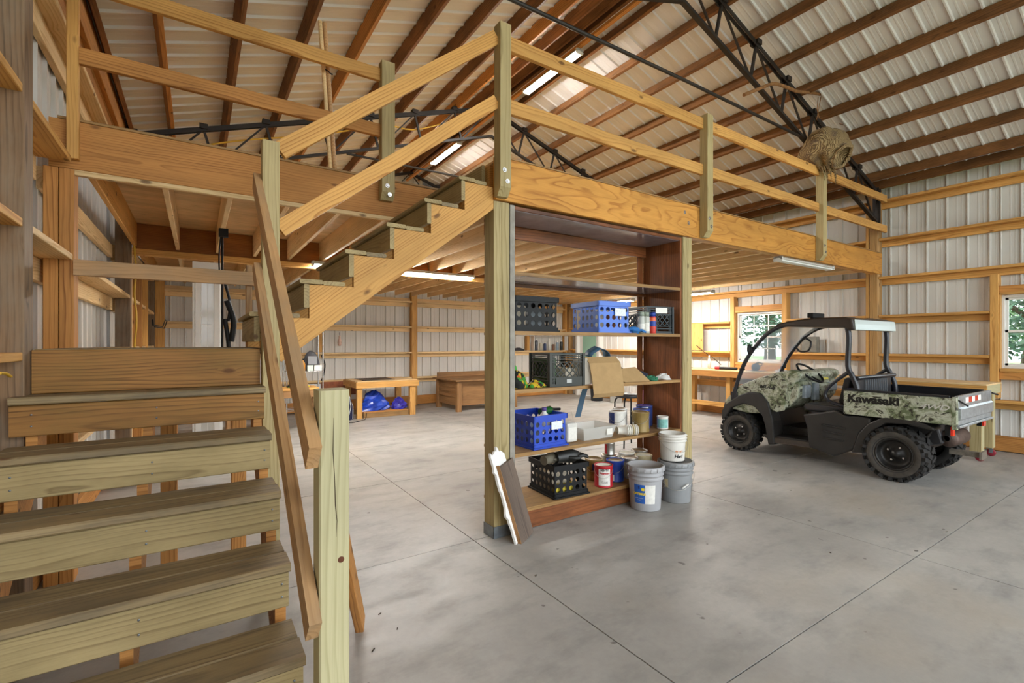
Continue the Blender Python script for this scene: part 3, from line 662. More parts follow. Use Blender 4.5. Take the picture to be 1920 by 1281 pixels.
# ---- fluorescent lights
EMW = NT('lit_tube'); EMW.b.inputs['Emission Color'].default_value = (1, 0.97, 0.92, 1); EMW.b.inputs['Emission Strength'].default_value = TUBE; EMW.b.inputs['Base Color'].default_value = (1, 1, 1, 1); EMW = EMW.m
TUBEOFF = plain('unlit_tube', '#e9ece8', 0.3); FIXW = plain('fixture_white', '#d9d9d4', 0.45)
def fixture(c, axis, L, label, lit=True):
    t = thing('strip_light', label, 'strip light', c); c = Vector(c)
    prof = [(-0.065, 0.0), (-0.05, 0.018), (-0.032, 0.045), (0.032, 0.045), (0.05, 0.018), (0.065, 0.0), (0.048, 0.0), (0.02, 0.022), (-0.02, 0.022), (-0.048, 0.0)]
    if axis == 'X': MB().prism([(c.y + a, c.z + b) for a, b in prof], 'X', c.x - L / 2, c.x + L / 2).build('housing', FIXW, t)
    else: MB().prism([(c.x + a, c.z + b) for a, b in prof], 'Y', c.y - L / 2, c.y + L / 2).build('housing', FIXW, t)
    for s in (-0.028, 0.028):
        if axis == 'X': p = [(c.x - L / 2 + .03, c.y + s, c.z - 0.004), (c.x + L / 2 - .03, c.y + s, c.z - 0.004)]
        else: p = [(c.x + s, c.y - L / 2 + .03, c.z - 0.004), (c.x + s, c.y + L / 2 - .03, c.z - 0.004)]
        MB().tube(p, 0.018, 10).build('tube', EMW if lit else TUBEOFF, t)
    for e in (-1, 1):
        if axis == 'X': box('end_cap', t, sorted((c.x + e * L / 2, c.x + e * (L / 2 - 0.025))), (c.y - 0.055, c.y + 0.055), (c.z - 0.02, c.z + 0.045), FIXW, 0.003)
        else: box('end_cap', t, (c.x - 0.055, c.x + 0.055), sorted((c.y + e * L / 2, c.y + e * (L / 2 - 0.025))), (c.z - 0.02, c.z + 0.045), FIXW, 0.003)
    if c.z < 2.5:
        for e in (-.4, .4): MB().tube([(c.x, c.y + e, c.z + .045), (c.x, c.y + e, 2.605)] if axis == 'Y' else [(c.x + e, c.y, c.z + .045), (c.x + e, c.y, 2.605)], .003, 5).build('hanger_wire', GALV, t)
    return t
fixture((XRID, 5.36, 5.30), 'Y', 1.24, 'lit strip light under the roof ridge, nearer one'); fixture((XRID, 8.8, 5.30), 'Y', 1.24, 'lit strip light under the roof ridge, farther one')
fixture((3.14, 6.85, 2.545), 'X', 1.24, 'lit strip light under the loft joists left of the thick post')
fixture((6.78, 3.17, 2.53), 'X', 1.40, 'unlit strip light hung along the loft front beam', False)
fixture((7.926, 5.92, 2.42), 'Y', 1.24, 'lit strip light under the loft near the right wall, just right of the shelves'); fixture((7.926, 7.85, 2.42), 'Y', 1.24, 'lit strip light seen through the shelves above the blue crate')
fixture((1.90, 6.85, 2.545), 'X', 1.22, 'lit strip light under the loft joists half hidden behind the stair stringer')
# ================================================================ SHELVING BETWEEN THE POSTS AND WHAT STANDS ON IT
SU = thing('shelving_unit', 'open dark-stained plywood shelving built between the two loft posts', 'shelving', (3.06, 3.33, 0))
box('side_panel', SU, (2.022, 2.062), (3.105, 3.46), (0.0, 2.552), DARKST); box('side_edge_strip', SU, (2.018, 2.064), (3.09, 3.104), (0.0, 2.552), plain('panel_edge', '#8f8a80', .6, 0, .25, 9))
box('side_panel', SU, (4.078, 4.104), (3.10, 3.58), (0.0, 2.552), DARKST)
GLOSSW = plain('glossy_underside', '#8f8890', 0.14, 0, 0.2, 5)
box('top_panel', SU, (2.063, 4.077), (3.10, 3.57), (2.522, 2.552), DARKST); MB().box((2.063, 4.077), (3.11, 3.52), (2.519, 2.5215)).build('top_lining', GLOSSW, SU)
SHZ = {1: 2.04, 2: 1.575, 3: 1.115, 4: 0.615, 5: 0.175}
for k, z in SHZ.items():
    box('shelf_board', SU, (2.063, 4.077), (3.10, 3.57), (z - 0.024, z), SHELFW)
    box('shelf_lip', SU, (2.063, 4.077), (3.095, 3.10), (z - 0.028, z + 0.001), SHELFW, 0)
    if k < 3: MB().box((2.064, 4.076), (3.11, 3.53), (z - 0.0275, z - 0.0245)).build('shelf_lining', GLOSSW, SU)
box('back_rail', SU, (2.063, 4.077), (3.54, 3.57), (2.41, 2.52), DARKST); box('back_rail', SU, (2.063, 4.077), (3.54, 3.57), (1.985, 2.013), DARKST)
box('back_stile', SU, (4.0, 4.077), (3.583, 3.60), (0.0, 2.54), DARKST)
box('kick_board', SU, (2.07, 4.07), (3.10, 3.125), (0.008, 0.15), DARKST)
def holed(mb, o, ux, uy, w, h, nx, ny, r, slots=(), solid=()):
    """flat panel with round holes: origin o, unit axes ux/uy"""
    o, ux, uy = Vector(o), Vector(ux), Vector(uy); cw, chh = w / nx, h / ny; n = 12
    for i in range(nx):
        for j in range(ny):
            c = o + ux * (cw * (i + .5)) + uy * (chh * (j + .5)); sq, ho = [], []
            for k in range(n):
                a = 2 * math.pi * (k + .5) / n; ca, sa = math.cos(a), math.sin(a); s = 1 / max(abs(ca), abs(sa))
                sq.append(c + ux * (ca * s * cw / 2) + uy * (sa * s * chh / 2))
                if (i, j) in slots: ho.append(c + ux * (ca * s * cw * .499) + uy * (sa * s * chh * .22))
                else: ho.append(c + ux * ca * r + uy * sa * r)
            # square corners
            if (i, j) in solid:
                mb.add([c - ux * cw / 2 - uy * chh / 2, c + ux * cw / 2 - uy * chh / 2, c + ux * cw / 2 + uy * chh / 2, c - ux * cw / 2 + uy * chh / 2], [(0, 1, 2, 3)]); continue
            cr = [c + ux * cw / 2 + uy * chh / 2, c - ux * cw / 2 + uy * chh / 2, c - ux * cw / 2 - uy * chh / 2, c + ux * cw / 2 - uy * chh / 2]
            f = [(k, (k + 1) % n, n + (k + 1) % n, n + k) for k in range(n) if k not in (1, 4, 7, 10)]
            f += [(1, 24, 2, n + 2, n + 1), (4, 25, 5, n + 5, n + 4), (7, 26, 8, n + 8, n + 7), (10, 27, 11, n + 11, n + 10)]
            mb.add(sq + ho + cr, f)
def crate(P, th, L, S, hgt, mat, label, tagc=None, grp='file crates with round holes'):
    """corner nearest the camera at P; short side runs right, long side runs back"""
    t = thing('storage_crate', label, 'crate', P, group=grp); c, s = math.cos(th), math.sin(th)
    ex, ey, ez = Vector((c, s, 0)), Vector((-s, c, 0)), Vector((0, 0, 1)); P = Vector(P)
    i0 = 0.010
    def wall(o, ax, w, nx):
        m = MB(); sl = {(nx // 2 - (1 if nx % 2 == 0 else 0), 2), (nx // 2, 2)} if nx == 5 else set()
        holed(m, o + ez * 0.035, ax, ez, w, hgt - 0.075, nx, 3, min(w / nx, (hgt - .075) / 3) * .33, sl)
        ob = m.build('side_wall', mat, t, loc=o); md = ob.modifiers.new('thick', 'SOLIDIFY'); md.thickness = 0.004; md.offset = 0
    nS, nL = (6, 5) if S > L else (5, 6)
    wall(P + ex * i0 + ey * i0, ex, S - 2 * i0, nS); wall(P + ex * i0 + ey * (L - i0), ex, S - 2 * i0, nS)
    wall(P + ex * i0 + ey * i0, ey, L - 2 * i0, nL); wall(P + ex * (S - i0) + ey * i0, ey, L - 2 * i0, nL)
    def band(nm, z0, z1, g):
        m = MB()
        for (a, b, w, ax) in ((P - ex * g - ey * g, ex, S + 2 * g, 0), (P - ex * g + ey * (L + g - .014), ex, S + 2 * g, 0)):
            q = axes(a + b * w / 2 + ey * .007 + ez * (z0 + z1) / 2, ex, ey); m.obox(q, w, .014, z1 - z0)
        for a in (P - ex * g - ey * g, P + ex * (S + g - .014) - ey * g):
            q = axes(a + ey * (L + 2 * g) / 2 + ex * .007 + ez * (z0 + z1) / 2, ex, ey); m.obox(q, .014, L + 2 * g, z1 - z0)
        m.build(nm, mat, t)
    band('rim', hgt - 0.042, hgt, 0.006); band('foot_band', 0.004, 0.036, 0.0); band('foot_flange', 0.0, 0.012, 0.012)
    MB().obox(axes(P + ex * S / 2 + ey * L / 2 + ez * .014, ex, ey), S - .02, L - .02, .006).build('base', mat, t)
    if tagc: 
        MB().obox(axes(P + ex * S * .68 - ey * .003 + ez * hgt * .66, ex, ez), S * .34, hgt * .24, .003).build('label_card', plain('crate_card', '#dfe6ea', .6, 0, .15, 60), t)
    return t
BLUEP = plain('blue_plastic', '#2448b8', 0.35); BLUEP2 = plain('light_blue_plastic', '#3f6fd0', 0.35)
z2, z3, z4, z5 = SHZ[2], SHZ[3], SHZ[4], SHZ[5]
crate((2.985, 3.13, z2 + .001), math.radians(-6), 0.42, 0.36, 0.285, BLUEP2, 'blue crate with round holes on the upper shelf', True)
crate((2.10, 3.145, z2 + .001), math.radians(-3), 0.38, 0.42, 0.285, BLACKP, 'black crate with round holes on the upper shelf, beside the left post')
crate((2.275, 3.13, z4 + .001), math.radians(3), 0.41, 0.36, 0.27, BLUEP, 'deep blue crate with round holes on the second lowest shelf', True)
crate((2.49, 3.135, z5 + .001), math.radians(-4), 0.40, 0.355, 0.275, BLACKP, 'black crate with round holes on the bottom shelf')
def milk(P, th, L, S, hgt, mat, label, card=None):
    t = thing('milk_crate', label, 'crate', P, group='lattice milk crates'); c, s = math.cos(th), math.sin(th)
    ex, ey, ez = Vector((c, s, 0)), Vector((-s, c, 0)), Vector((0, 0, 1)); P = Vector(P)
    for (o, a, w) in ((P, ex, S), (P + ey * L, ex, S), (P, ey, L), (P + ex * S, ey, L)):
        m = MB(); nn = a.cross(ez)
        for zz, hh in ((.012, .024), (.05, .008), (.075, .008), (hgt - .075, .008), (hgt - .05, .006), (hgt - .028, .006), (hgt - .008, .016)): m.bar(o + ez * zz, o + a * w + ez * zz, .008, hh)
        for q in (0.0, .04, .08, .12, .86, .92, .97, 1.0): m.bar(o + a * w * q + ez * .0, o + a * w * q + ez * hgt, .008, .006, nn)
        n = 4; x0, x1, zb, zt = w * .12, w * .86, .075, hgt - .075; hh = zt - zb
        for k in range(-n, n + 1):
            for sg in (1, -1):
                pts = []
                for xx in (x0, x1):
                    pass
                st_ = (x1 - x0) / n
                a0 = x0 + k * st_ if sg > 0 else x1 - k * st_
                p0 = (a0, zb); p1 = (a0 + sg * hh, zt)
                def clip(p, q):
                    dx = q[0] - p[0]; t0, t1 = 0.0, 1.0
                    for lim, sgn in ((x0, 1), (x1, -1)):
                        da, db = sgn * (p[0] - lim), sgn * (q[0] - lim)
                        if da < 0 and db < 0: return None
                        if da < 0: t0 = max(t0, da / (da - db))
                        if db < 0: t1 = min(t1, da / (da - db))
                    return (t0, t1) if t1 - t0 > .05 else None
                r = clip(p0, p1)
                if r:
                    f = lambda tt: o + a * (p0[0] + (p1[0] - p0[0]) * tt) + ez * (p0[1] + (p1[1] - p0[1]) * tt)
                    m.bar(f(r[0]), f(r[1]), .007, .009, nn)
        m.build('lattice_wall', mat, t)
    MB().obox(axes(P + ex * S / 2 + ey * L / 2 + ez * .008, ex, ey), S, L, .008).build('base', mat, t)
    for (u, v) in ((0, 0), (1, 0), (0, 1), (1, 1)): MB().obox(axes(P + ex * S * u + ey * L * v + ez * hgt / 2, ex, ey), .022, .022, hgt).build('corner_post', mat, t)
    MB().obox(axes(P + ex * S * .55 - ey * .006 + ez * (.045 if card is None else hgt * .85), ex, ez), S * (.8 if card is None else .45), .055, .004).build('front_plate', mat if card is None else card, t)
    if card is None: MB().obox(axes(P + ex * S * .55 - ey * .0095 + ez * .045, ex, ez), .05, .032, .002).build('crate_logo', plain('logo_grey', '#b8bab8', .6), t)
    return t
milk((2.457, 3.15, z3 + .001), math.radians(-6), 0.33, 0.335, 0.28, plain('dark_green_plastic', '#23261f', .45), 'dark lattice milk crate on the middle shelf')
milk((3.675, 3.18, z2 + .001), math.radians(-8), 0.33, 0.33, 0.27, plain('teal_black_plastic', '#18242a', .45), 'lattice milk crate with a white card at the right end of the upper shelf', WHITE)
# things inside the crates (seen through the holes)
def carton(P, s, rz, mat, label, cat='box', name='small_box'):
    t = thing(name, label, cat, P, rz); P = Vector(P); ex, ey = Vector((math.cos(rz), math.sin(rz), 0)), Vector((-math.sin(rz), math.cos(rz), 0))
    MB().obox(axes(P + Vector((0, 0, s[2] / 2)), ex, ey), *s).build('carton', mat, t, bevel=.003); MB().obox(axes(P + Vector((0, 0, s[2] * 1.0 + .0005)), ex, ey), s[0] * .98, s[1] * .18, .001).build('tape', plain('tape_tan', '#b79c6c', .4), t)
CARD = plain('cardboard', '#a98a5e', .85, 0, .08, 14); JUNKW = plain('junk_cream', '#d6cbb6', .7, 0, .2, 10); JUNKR = plain('junk_rust', '#8a5136', .7, 0, .3, 10); JUNKG = plain('junk_green', '#47623f', .7, 0, .3, 10); JUNKB = plain('junk_steel', '#7f868c', .5, .3, .3, 10)
carton((2.22, 3.36, z2 + .02), (.12, .20, .2), .1, JUNKW, 'cream carton inside the black upper crate'); carton((2.40, 3.33, z2 + .02), (.13, .2, .15), -.2, JUNKB, 'grey carton inside the black upper crate')
carton((3.10, 3.36, z2 + .02), (.13, .22, .2), .1, JUNKW, 'cream carton inside the light blue crate'); carton((3.26, 3.3, z2 + .02), (.12, .2, .16), -.1, JUNKR, 'rusty brown carton inside the light blue crate')
carton((2.54, 3.34, z3 + .02), (.1, .2, .22), .0, JUNKG, 'green carton inside the milk crate on the middle shelf'); carton((2.70, 3.30, z3 + .02), (.14, .2, .13), .2, JUNKW, 'cream carton inside the milk crate on the middle shelf')
carton((3.86, 3.36, z2 + .02), (.14, .2, .19), .1, JUNKB, 'grey carton inside the carded milk crate'); carton((2.40, 3.38, z4 + .02), (.14, .22, .18), 0, JUNKB, 'grey carton inside the deep blue crate'); carton((2.64, 3.36, z5 + .02), (.2, .24, .16), .05, JUNKW, 'cream carton inside the bottom black crate')
YEL = plain('yellow_cap', '#d6c23a', .5)
for k in range(3): 
    b = MB().lathe([(0, 0), (.026, 0), (.028, .01), (.028, .07), (.022, .085), (0, .085)], (2.555 + .07 * k, 3.19 - .005 * k, z5 + .02), 12).build('yellow_jar', YEL); tag(b, '%s yellow jar showing through the lowest holes of the bottom black crate' % ('leftmost', 'middle', 'rightmost')[k], 'jar', 'yellow jars in the black crate')
# work gloves on the bottom crate
def glove(P, rz, s, mat, label):
    t = thing('work_glove', label, 'glove', P, rz); P = Vector(P); ex, ey, ez = Vector((math.cos(rz), math.sin(rz), 0)), Vector((-math.sin(rz), math.cos(rz), 0)), Vector((0, 0, 1))
    m = MB()
    m.tube([P - ex * .11 * s, P - ex * .05 * s + ez * .004, P + ez * .006, P + ex * .05 * s + ez * .004], .04, 10, radii=[.036 * s, .04 * s, .046 * s, .03 * s]); m.build('palm', mat, t)
    for k in range(4):
        o = P + ex * .035 * s + ey * (-.033 + .022 * k) * s; L = (.075, .085, .08, .06)[k] * s
        MB().tube([o, o + ex * L * .5 + ez * .008, o + ex * L - ez * .012], .011, 8, radii=[.013 * s, .0125 * s, .009 * s]).build('finger', mat, t)
    o = P - ex * .03 * s - ey * .035 * s; MB().tube([o, o + ex * .03 * s - ey * .03 * s, o + ex * .06 * s - ey * .035 * s], .011, 8, radii=[.014 * s, .013 * s, .009 * s]).build('thumb', mat, t)
LEATH = plain('black_leather', '#2a2a28', .45, 0, .2, 20); LEATHG = plain('grey_leather', '#6b6454', .6, 0, .2, 20)
glove((2.74, 3.22, z5 + .315), -.15, 1.35, LEATH, 'black leather glove lying over the rim of the bottom crate'); glove((2.60, 3.30, z5 + .30), .25, 1.15, LEATHG, 'grey work glove inside the bottom crate beside the black glove')
glove((3.44, 3.125, z2 + .02), -.9, 0.9, plain('blue_glove', '#3f86cf', .4), 'light blue rubber glove hanging at the edge of the upper shelf')
# ---- paint cans and pails
def text_cyl(name, s, parent, c, r, ang, z, size, mat, sx=1.0, bold=0.0, lift=.0012, shear=0.0):
    cu = bpy.data.curves.new(name, 'FONT'); cu.body = s; cu.size = size; cu.align_x = 'CENTER'; cu.align_y = 'CENTER'; cu.offset = bold; cu.resolution_u = 3; cu.shear = shear
    tmp = bpy.data.objects.new(name + '_t', cu); COL.objects.link(tmp); dg = bpy.context.evaluated_depsgraph_get(); me = bpy.data.meshes.new_from_object(tmp.evaluated_get(dg)); bpy.data.objects.remove(tmp)
    for v in me.vertices:
        a = ang + v.co.x * sx / r; zz = z + v.co.y; v.co = ((r + lift) * math.cos(a) + c[0], (r + lift) * math.sin(a) + c[1], zz)
    me.materials.clear(); me.materials.append(mat); o = bpy.data.objects.new(name, me); COL.objects.link(o); return adopt(o, parent)
def patch(mb, c, r, a0, a1, z0, z1, n=14, r1=None):
    r1 = r1 or r; v = []
    for k in range(n + 1):
        a = a0 + (a1 - a0) * k / n; v += [(c[0] + r * math.cos(a), c[1] + r * math.sin(a), z0), (c[0] + r1 * math.cos(a), c[1] + r1 * math.sin(a), z1)]
    mb.add(v, [(2 * k, 2 * k + 2, 2 * k + 3, 2 * k + 1) for k in range(n)], True); return mb
TIN = plain('tin', '#b9b6ae', .32, .75, .15, 20); TINB = plain('tin_brown_rim', '#8a7350', .45, .5, .25, 20); LIDW = plain('paint_crust', '#ded9c8', .6, 0, .1, 20)
def paint_can(P, r, h, mat, label, lab=None, lidm=None, labspan=1.2, bail=True, top=None, arc=None):
    t = thing('paint_can', label, 'paint can', P, group=None); P = Vector(P); z = P.z
    MB().lathe([(0, z), (r, z), (r + .002, z + .004), (r, z + .008), (r, z + h - .014), (r + .003, z + h - .008), (r + .003, z + h), (r - .008, z + h), (r - .010, z + h - .008)], (P.x, P.y, 0), 28).build('can_body', mat, t, loc=P)
    MB().lathe([(r - .009, z + h - .009), (r - .016, z + h - .004), (r - .022, z + h - .009), (0, z + h - .009)], (P.x, P.y, 0), 28).build('lid', lidm or TIN, t, loc=P)
    fa = math.atan2(-P.y, -P.x) if arc is None else arc
    if lab:
        for (m, a0, a1, u0, u1) in lab: patch(MB(), P, r + .0015, fa + a0, fa + a1, z + h * u0, z + h * u1).build('label_band', m, t, loc=P)
    if bail:
        a = fa + 1.25; e0 = Vector((P.x + r * math.cos(a), P.y + r * math.sin(a), z + h * .82)); a2 = fa - 1.4; e1 = Vector((P.x + r * math.cos(a2), P.y + r * math.sin(a2), z + h * .82)); pts = []
        for k in range(13):
            w = k / 12; a3 = a + (a2 - a) * w; pts.append((P.x + (r + .006) * math.cos(a3), P.y + (r + .006) * math.sin(a3), z + h * .82 - math.sin(math.pi * w) * h * .38))
        MB().tube(pts, .0016, 5).build('bail', TIN, t, loc=P)
    return t
WHL = plain('label_white', '#e2e0d8', .55, 0, .08, 40); BLL = plain('label_navy', '#22356f', .5, 0, .15, 40); RDL = plain('label_red', '#b3202a', .5); BLUEC = plain('label_blue', '#1f3f9a', .45, 0, .12, 30); GRN = plain('label_teal', '#7fb8b0', .5, 0, .3, 30); BRZ = plain('label_bronze', '#8b7440', .45, .2, .15, 20); CREAM = plain('label_cream', '#cdbd95', .6, 0, .1, 30); BLK = plain('print_black', '#171717', .6)
# bottom shelf
ct = paint_can((3.115, 3.20, z5 + .001), .083, .195, RDL, 'red and white paint can on the front of the bottom shelf', [(WHL, -.55, .75, .1, .86)], LIDW)
text_cyl('label_text', '100 TY', ct, (3.115, 3.20), .0855, math.atan2(-3.20, -3.115) + .1, z5 + .158, .026, BLK, bold=.001); text_cyl('label_text', 'Auantum', ct, (3.115, 3.20), .0855, math.atan2(-3.20, -3.115) + .1, z5 + .132, .024, RDL, bold=.001, shear=.3); text_cyl('label_text', 'CLASS', ct, (3.115, 3.20), .0855, math.atan2(-3.20, -3.115) + .1, z5 + .05, .022, BLK)
paint_can((3.20, 3.42, z5 + .001), .083, .195, BRZ, 'bronze paint can behind the red one on the bottom shelf', [(BLL, -.2, .25, .5, .8)], TINB)
paint_can((3.335, 3.27, z5 + .001), .083, .195, BLUEC, 'blue paint can beside the red one on the bottom shelf', [(WHL, -.5, -.1, .05, .35)], TINB)
paint_can((3.44, 3.45, z5 + .001), .083, .195, TIN, 'bare tin paint can at the back of the bottom shelf under a small can', [(BLL, -.4, .3, .2, .8)], TINB)
paint_can((3.44, 3.45, z5 + .197), .05, .12, TIN, 'small grey can standing on another can on the bottom shelf', [(RDL, -1.2, -.5, .1, .9)], TIN, bail=False)
paint_can((3.53, 3.27, z5 + .001), .083, .195, TIN, 'paint can with rust-brown lid in the middle of the bottom shelf', [(CREAM, -.8, .8, .1, .8)], TINB)
paint_can((3.66, 3.43, z5 + .001), .083, .195, WHL, 'white paint can with drips at the back of the bottom shelf', None, LIDW)
paint_can((3.72, 3.26, z5 + .001), .083, .195, CREAM, 'cream paint can half hidden behind the pails', [(YEL, -.6, .6, .3, .6)], LIDW)
paint_can((3.86, 3.44, z5 + .001), .083, .195, TIN, 'tin paint can at the right end of the bottom shelf', [(BLK, -.6, .6, .2, .8)], TINB)
# second lowest shelf
c1 = paint_can((3.50, 3.40, z4 + .001), .084, .195, WHL, 'white paint can with navy label on the second lowest shelf', [(BLL, -1.3, -.35, .35, .92), (CREAM, -.3, .8, .06, .25)], TINB)
paint_can((3.64, 3.23, z4 + .001), .084, .195, BRZ, 'bronze-brown paint can at the front of the second lowest shelf', [(WHL, -1.15, -.75, .05, .5)], TINB)
paint_can((3.80, 3.36, z4 + .001), .084, .195, BLUEC, 'dark blue paint can behind the bronze one', [(WHL, -.2, .2, .1, .9)], TINB)
paint_can((3.965, 3.465, z4 + .001), .084, .21, BLL, 'navy tub with purple lid at the back right of the second lowest shelf', [(WHL, -.3, .5, .75, .97)], plain('purple_lid', '#8a5a9a', .5), bail=False)
paint_can((3.945, 3.21, z4 + .001), .055, .125, WHL, 'small white can with teal label at the right end', [(GRN, -1.1, 1.1, .12, .8)], LIDW, bail=False)
paint_can((3.635, 3.495, z4 + .001), .07, .20, WHL, 'tall pale can at the back of the second lowest shelf', None, TINB, bail=False)
# square jug, clear tub, stacked cups
def jug(P, label):
    t = thing('square_jug', label, 'jug', P); P = Vector(P); CL = plain('cloudy_plastic', '#d5d3cb', .35, 0, .1, 9)
    MB().box((P.x - .06, P.x + .06), (P.y - .05, P.y + .05), (P.z, P.z + .17)).build('jug_body', CL, t, loc=P, bevel=.018)
    MB().box((P.x - .045, P.x + .045), (P.y - .0515, P.y - .0505), (P.z + .03, P.z + .13)).build('jug_label', WHL, t, loc=P)
    MB().tube([(P.x - .05, P.y, P.z + .17), (P.x - .02, P.y, P.z + .25), (P.x + .03, P.y, P.z + .26), (P.x + .055, P.y, P.z + .17)], .0018, 5).build('wire_handle', TIN, t, loc=P)
jug((2.735, 3.24, z4 + .001), 'cloudy square plastic jug right of the deep blue crate')
CLEAR = plain('clear_plastic', '#cfcfca', .15, 0, 0, 8, .5, .42)
def tub(P, label):
    t = thing('plastic_tub', label, 'tub', P); x, y, z = P
    v = [(-.17, -.12, 0), (.17, -.12, 0), (.17, .12, 0), (-.17, .12, 0), (-.2, -.145, .11), (.2, -.145, .11), (.2, .145, .11), (-.2, .145, .11), (-.212, -.157, .112), (.212, -.157, .112), (.212, .157, .112), (-.212, .157, .112)]
    o = MB().add([(a + x, b + y, c + z) for a, b, c in v], [(0, 1, 2, 3)] + [(k, (k + 1) % 4, 4 + (k + 1) % 4, 4 + k) for k in range(4)] + [(4 + k, 4 + (k + 1) % 4, 8 + (k + 1) % 4, 8 + k) for k in range(4)]).build('tub_shell', CLEAR, t, loc=P)
    md = o.modifiers.new('thick', 'SOLIDIFY'); md.thickness = .003
    MB().box((x + .08, x + .15), (y - .147, y - .1465), (z + .03, z + .085)).build('tub_label', WHL, t, loc=P)
tub((3.03, 3.30, z4 + .003), 'clear shallow plastic tub on the second lowest shelf')
t = thing('cup_stack', 'stack of nested white plastic cups lying by the clear tub', 'cups', (3.33, 3.16, z4))
for k in range(6):
    P = Vector((3.31 + k * .018, 3.17 - k * .008, z4 + .052)); M_ = Matrix.Rotation(math.radians(-24), 4, 'Z') @ Matrix.Rotation(math.pi / 2, 4, 'Y')
    MB().lathe([(.036, -.04), (.048, .05), (.051, .05), (.051, .056), (.046, .056), (.034, -.036)], P, 18, 'Z', True, M_).build('cup', plain('cup_white', '#e6e3d8', .4) if k != 3 else CREAM, t, loc=P)
def bottle_white(P, label, capm, h=.2, r=.04, body=None, name='spray_bottle'):
    t = thing(name, label, 'bottle', P); z = P[2]
    MB().lathe([(0, z), (r, z), (r, z + h * .55), (r * .85, z + h * .65), (r * .35, z + h * .8), (r * .35, z + h * .86), (0, z + h * .86)], (P[0], P[1], 0), 16).build('bottle_body', body or WHITE, t, loc=P)
    MB().lathe([(0, z + h * .86), (r * .42, z + h * .86), (r * .42, z + h), (0, z + h)], (P[0], P[1], 0), 12).build('cap', capm, t, loc=P)
bottle_white((2.47, 3.25, z4 + .12), 'white bottle with purple cap in the deep blue crate', plain('purple_cap', '#5b4a8a', .4), .2, .05); 
t = thing('spray_bottle', 'dark green bottle lying across the deep blue crate', 'bottle', (2.60, 3.36, z4 + .25)); MB().tube([(2.50, 3.34, z4 + .265), (2.62, 3.36, z4 + .275)], .035, 12).build('bottle_body', plain('green_bottle', '#1f5a2a', .25), t); MB().tube([(2.62, 3.36, z4 + .275), (2.66, 3.365, z4 + .277), (2.74, 3.37, z4 + .272)], .014, 8, radii=[.03, .014, .012]).build('bottle_neck', BLACKP, t)
# aerosol cans on the upper shelf
def aerosol(P, body, cap, label, bands=()):
    t = thing('aerosol_can', label, 'aerosol can', P, group='aerosol cans on the upper shelf'); z = P[2]
    MB().lathe([(0, z), (.031, z), (.033, z + .004), (.033, z + .15), (.03, z + .16), (.022, z + .168), (0, z + .168)], (P[0], P[1], 0), 18).build('can_body', body, t, loc=P)
    MB().lathe([(.028, z + .165), (.030, z + .165), (.029, z + .20), (.024, z + .206), (0, z + .206)], (P[0], P[1], 0), 16).build('cap', cap, t, loc=P)
    fa = math.atan2(-P[1], -P[0])
    for (m, u0, u1) in bands: patch(MB(), P, .0338, fa - 1.2, fa + 1.2, z + u0, z + u1).build('print_band', m, t, loc=P)
aerosol((3.545, 3.135, z2 + .001), plain('can_grey', '#b9bcb4', .4), plain('cap_sage', '#8f9a8a', .5), 'grey-capped silver aerosol can nearest the blue glove', [(WHL, .02, .09), (JUNKB, .03, .04)])
aerosol((3.62, 3.14, z2 + .001), plain('can_grey', '#b9bcb4', .4), plain('cap_sage', '#8f9a8a', .5), 'grey-capped silver aerosol can in the middle of three', [(WHL, .02, .1)])
aerosol((3.70, 3.13, z2 + .001), plain('can_red', '#cf4138', .4), BLUEC, 'red aerosol can with blue cap', [(BLUEC, .07, .12), (plain('can_orange', '#e0663e', .4), .12, .15)])
# pails on the floor
def pail(P, r0, r1, h, mat, label, lid=True, bailang=0.0):
    t = thing('bucket', label, 'bucket', P); P = Vector(P); z = P.z
    pr = [(0, z + .004), (r0, z), (r0 + .002, z + .006)]
    zr = lambda u: r0 + (r1 - r0) * u
    pr += [(zr(.70), z + h * .70)]
    for u in (.72, .82, .92): pr += [(zr(u), z + h * u), (zr(u) + .012, z + h * (u + .005)), (zr(u) + .012, z + h * (u + .03)), (zr(u), z + h * (u + .035))]
    pr += [(zr(1), z + h), (zr(1) - .004, z + h), (zr(.75) - .004, z + h * .75), (r0 - .005, z + .01), (0, z + .01)]
    MB().lathe(pr, (P.x, P.y, 0), 36).build('bucket_body', mat, t, loc=P)
    if lid:
        R_ = r1 + .012; MB().lathe([(R_, z + h - .03), (R_ + .003, z + h - .028), (R_ + .003, z + h + .006), (R_ - .006, z + h + .012), (R_ - .016, z + h + .012), (R_ - .02, z + h + .0), (0, z + h + .0)], (P.x, P.y, 0), 36).build('bucket_lid', mat, t, loc=P)
        for k in range(18):
            a = k * math.pi / 9; MB().obox(Matrix.Translation((P.x + (R_ + .004) * math.cos(a), P.y + (R_ + .004) * math.sin(a), z + h - .012)) @ Matrix.Rotation(a, 4, 'Z'), .006, .016, .03).build('lid_tab', mat, t, loc=P)
    a = math.atan2(-P.y, -P.x) + bailang; pts = []
    for k in range(15):
        w = k / 14; b = a + 1.45 - 2.9 * w; pts.append((P.x + (r1 + .016) * math.cos(b), P.y + (r1 + .016) * math.sin(b), z + h * .74 - math.sin(math.pi * w) * h * .38))
    MB().tube(pts, .0022, 6).build('bail', TIN, t, loc=P)
    return t
PGREY = plain('pail_grey', '#a9a9ab', .42, 0, .06, 6); PGREY2 = plain('pail_grey_dark', '#8f9192', .42, 0, .08, 6); PWHITE = plain('pail_white', '#dedbd3', .42, 0, .05, 6)
OC = (3.385, 2.945, 0.001); ob = pail(OC, .130, .152, .375, PGREY, 'grey lidded five-gallon bucket with blue and yellow label', True, 2.6); fa = math.atan2(-OC[1], -OC[0])
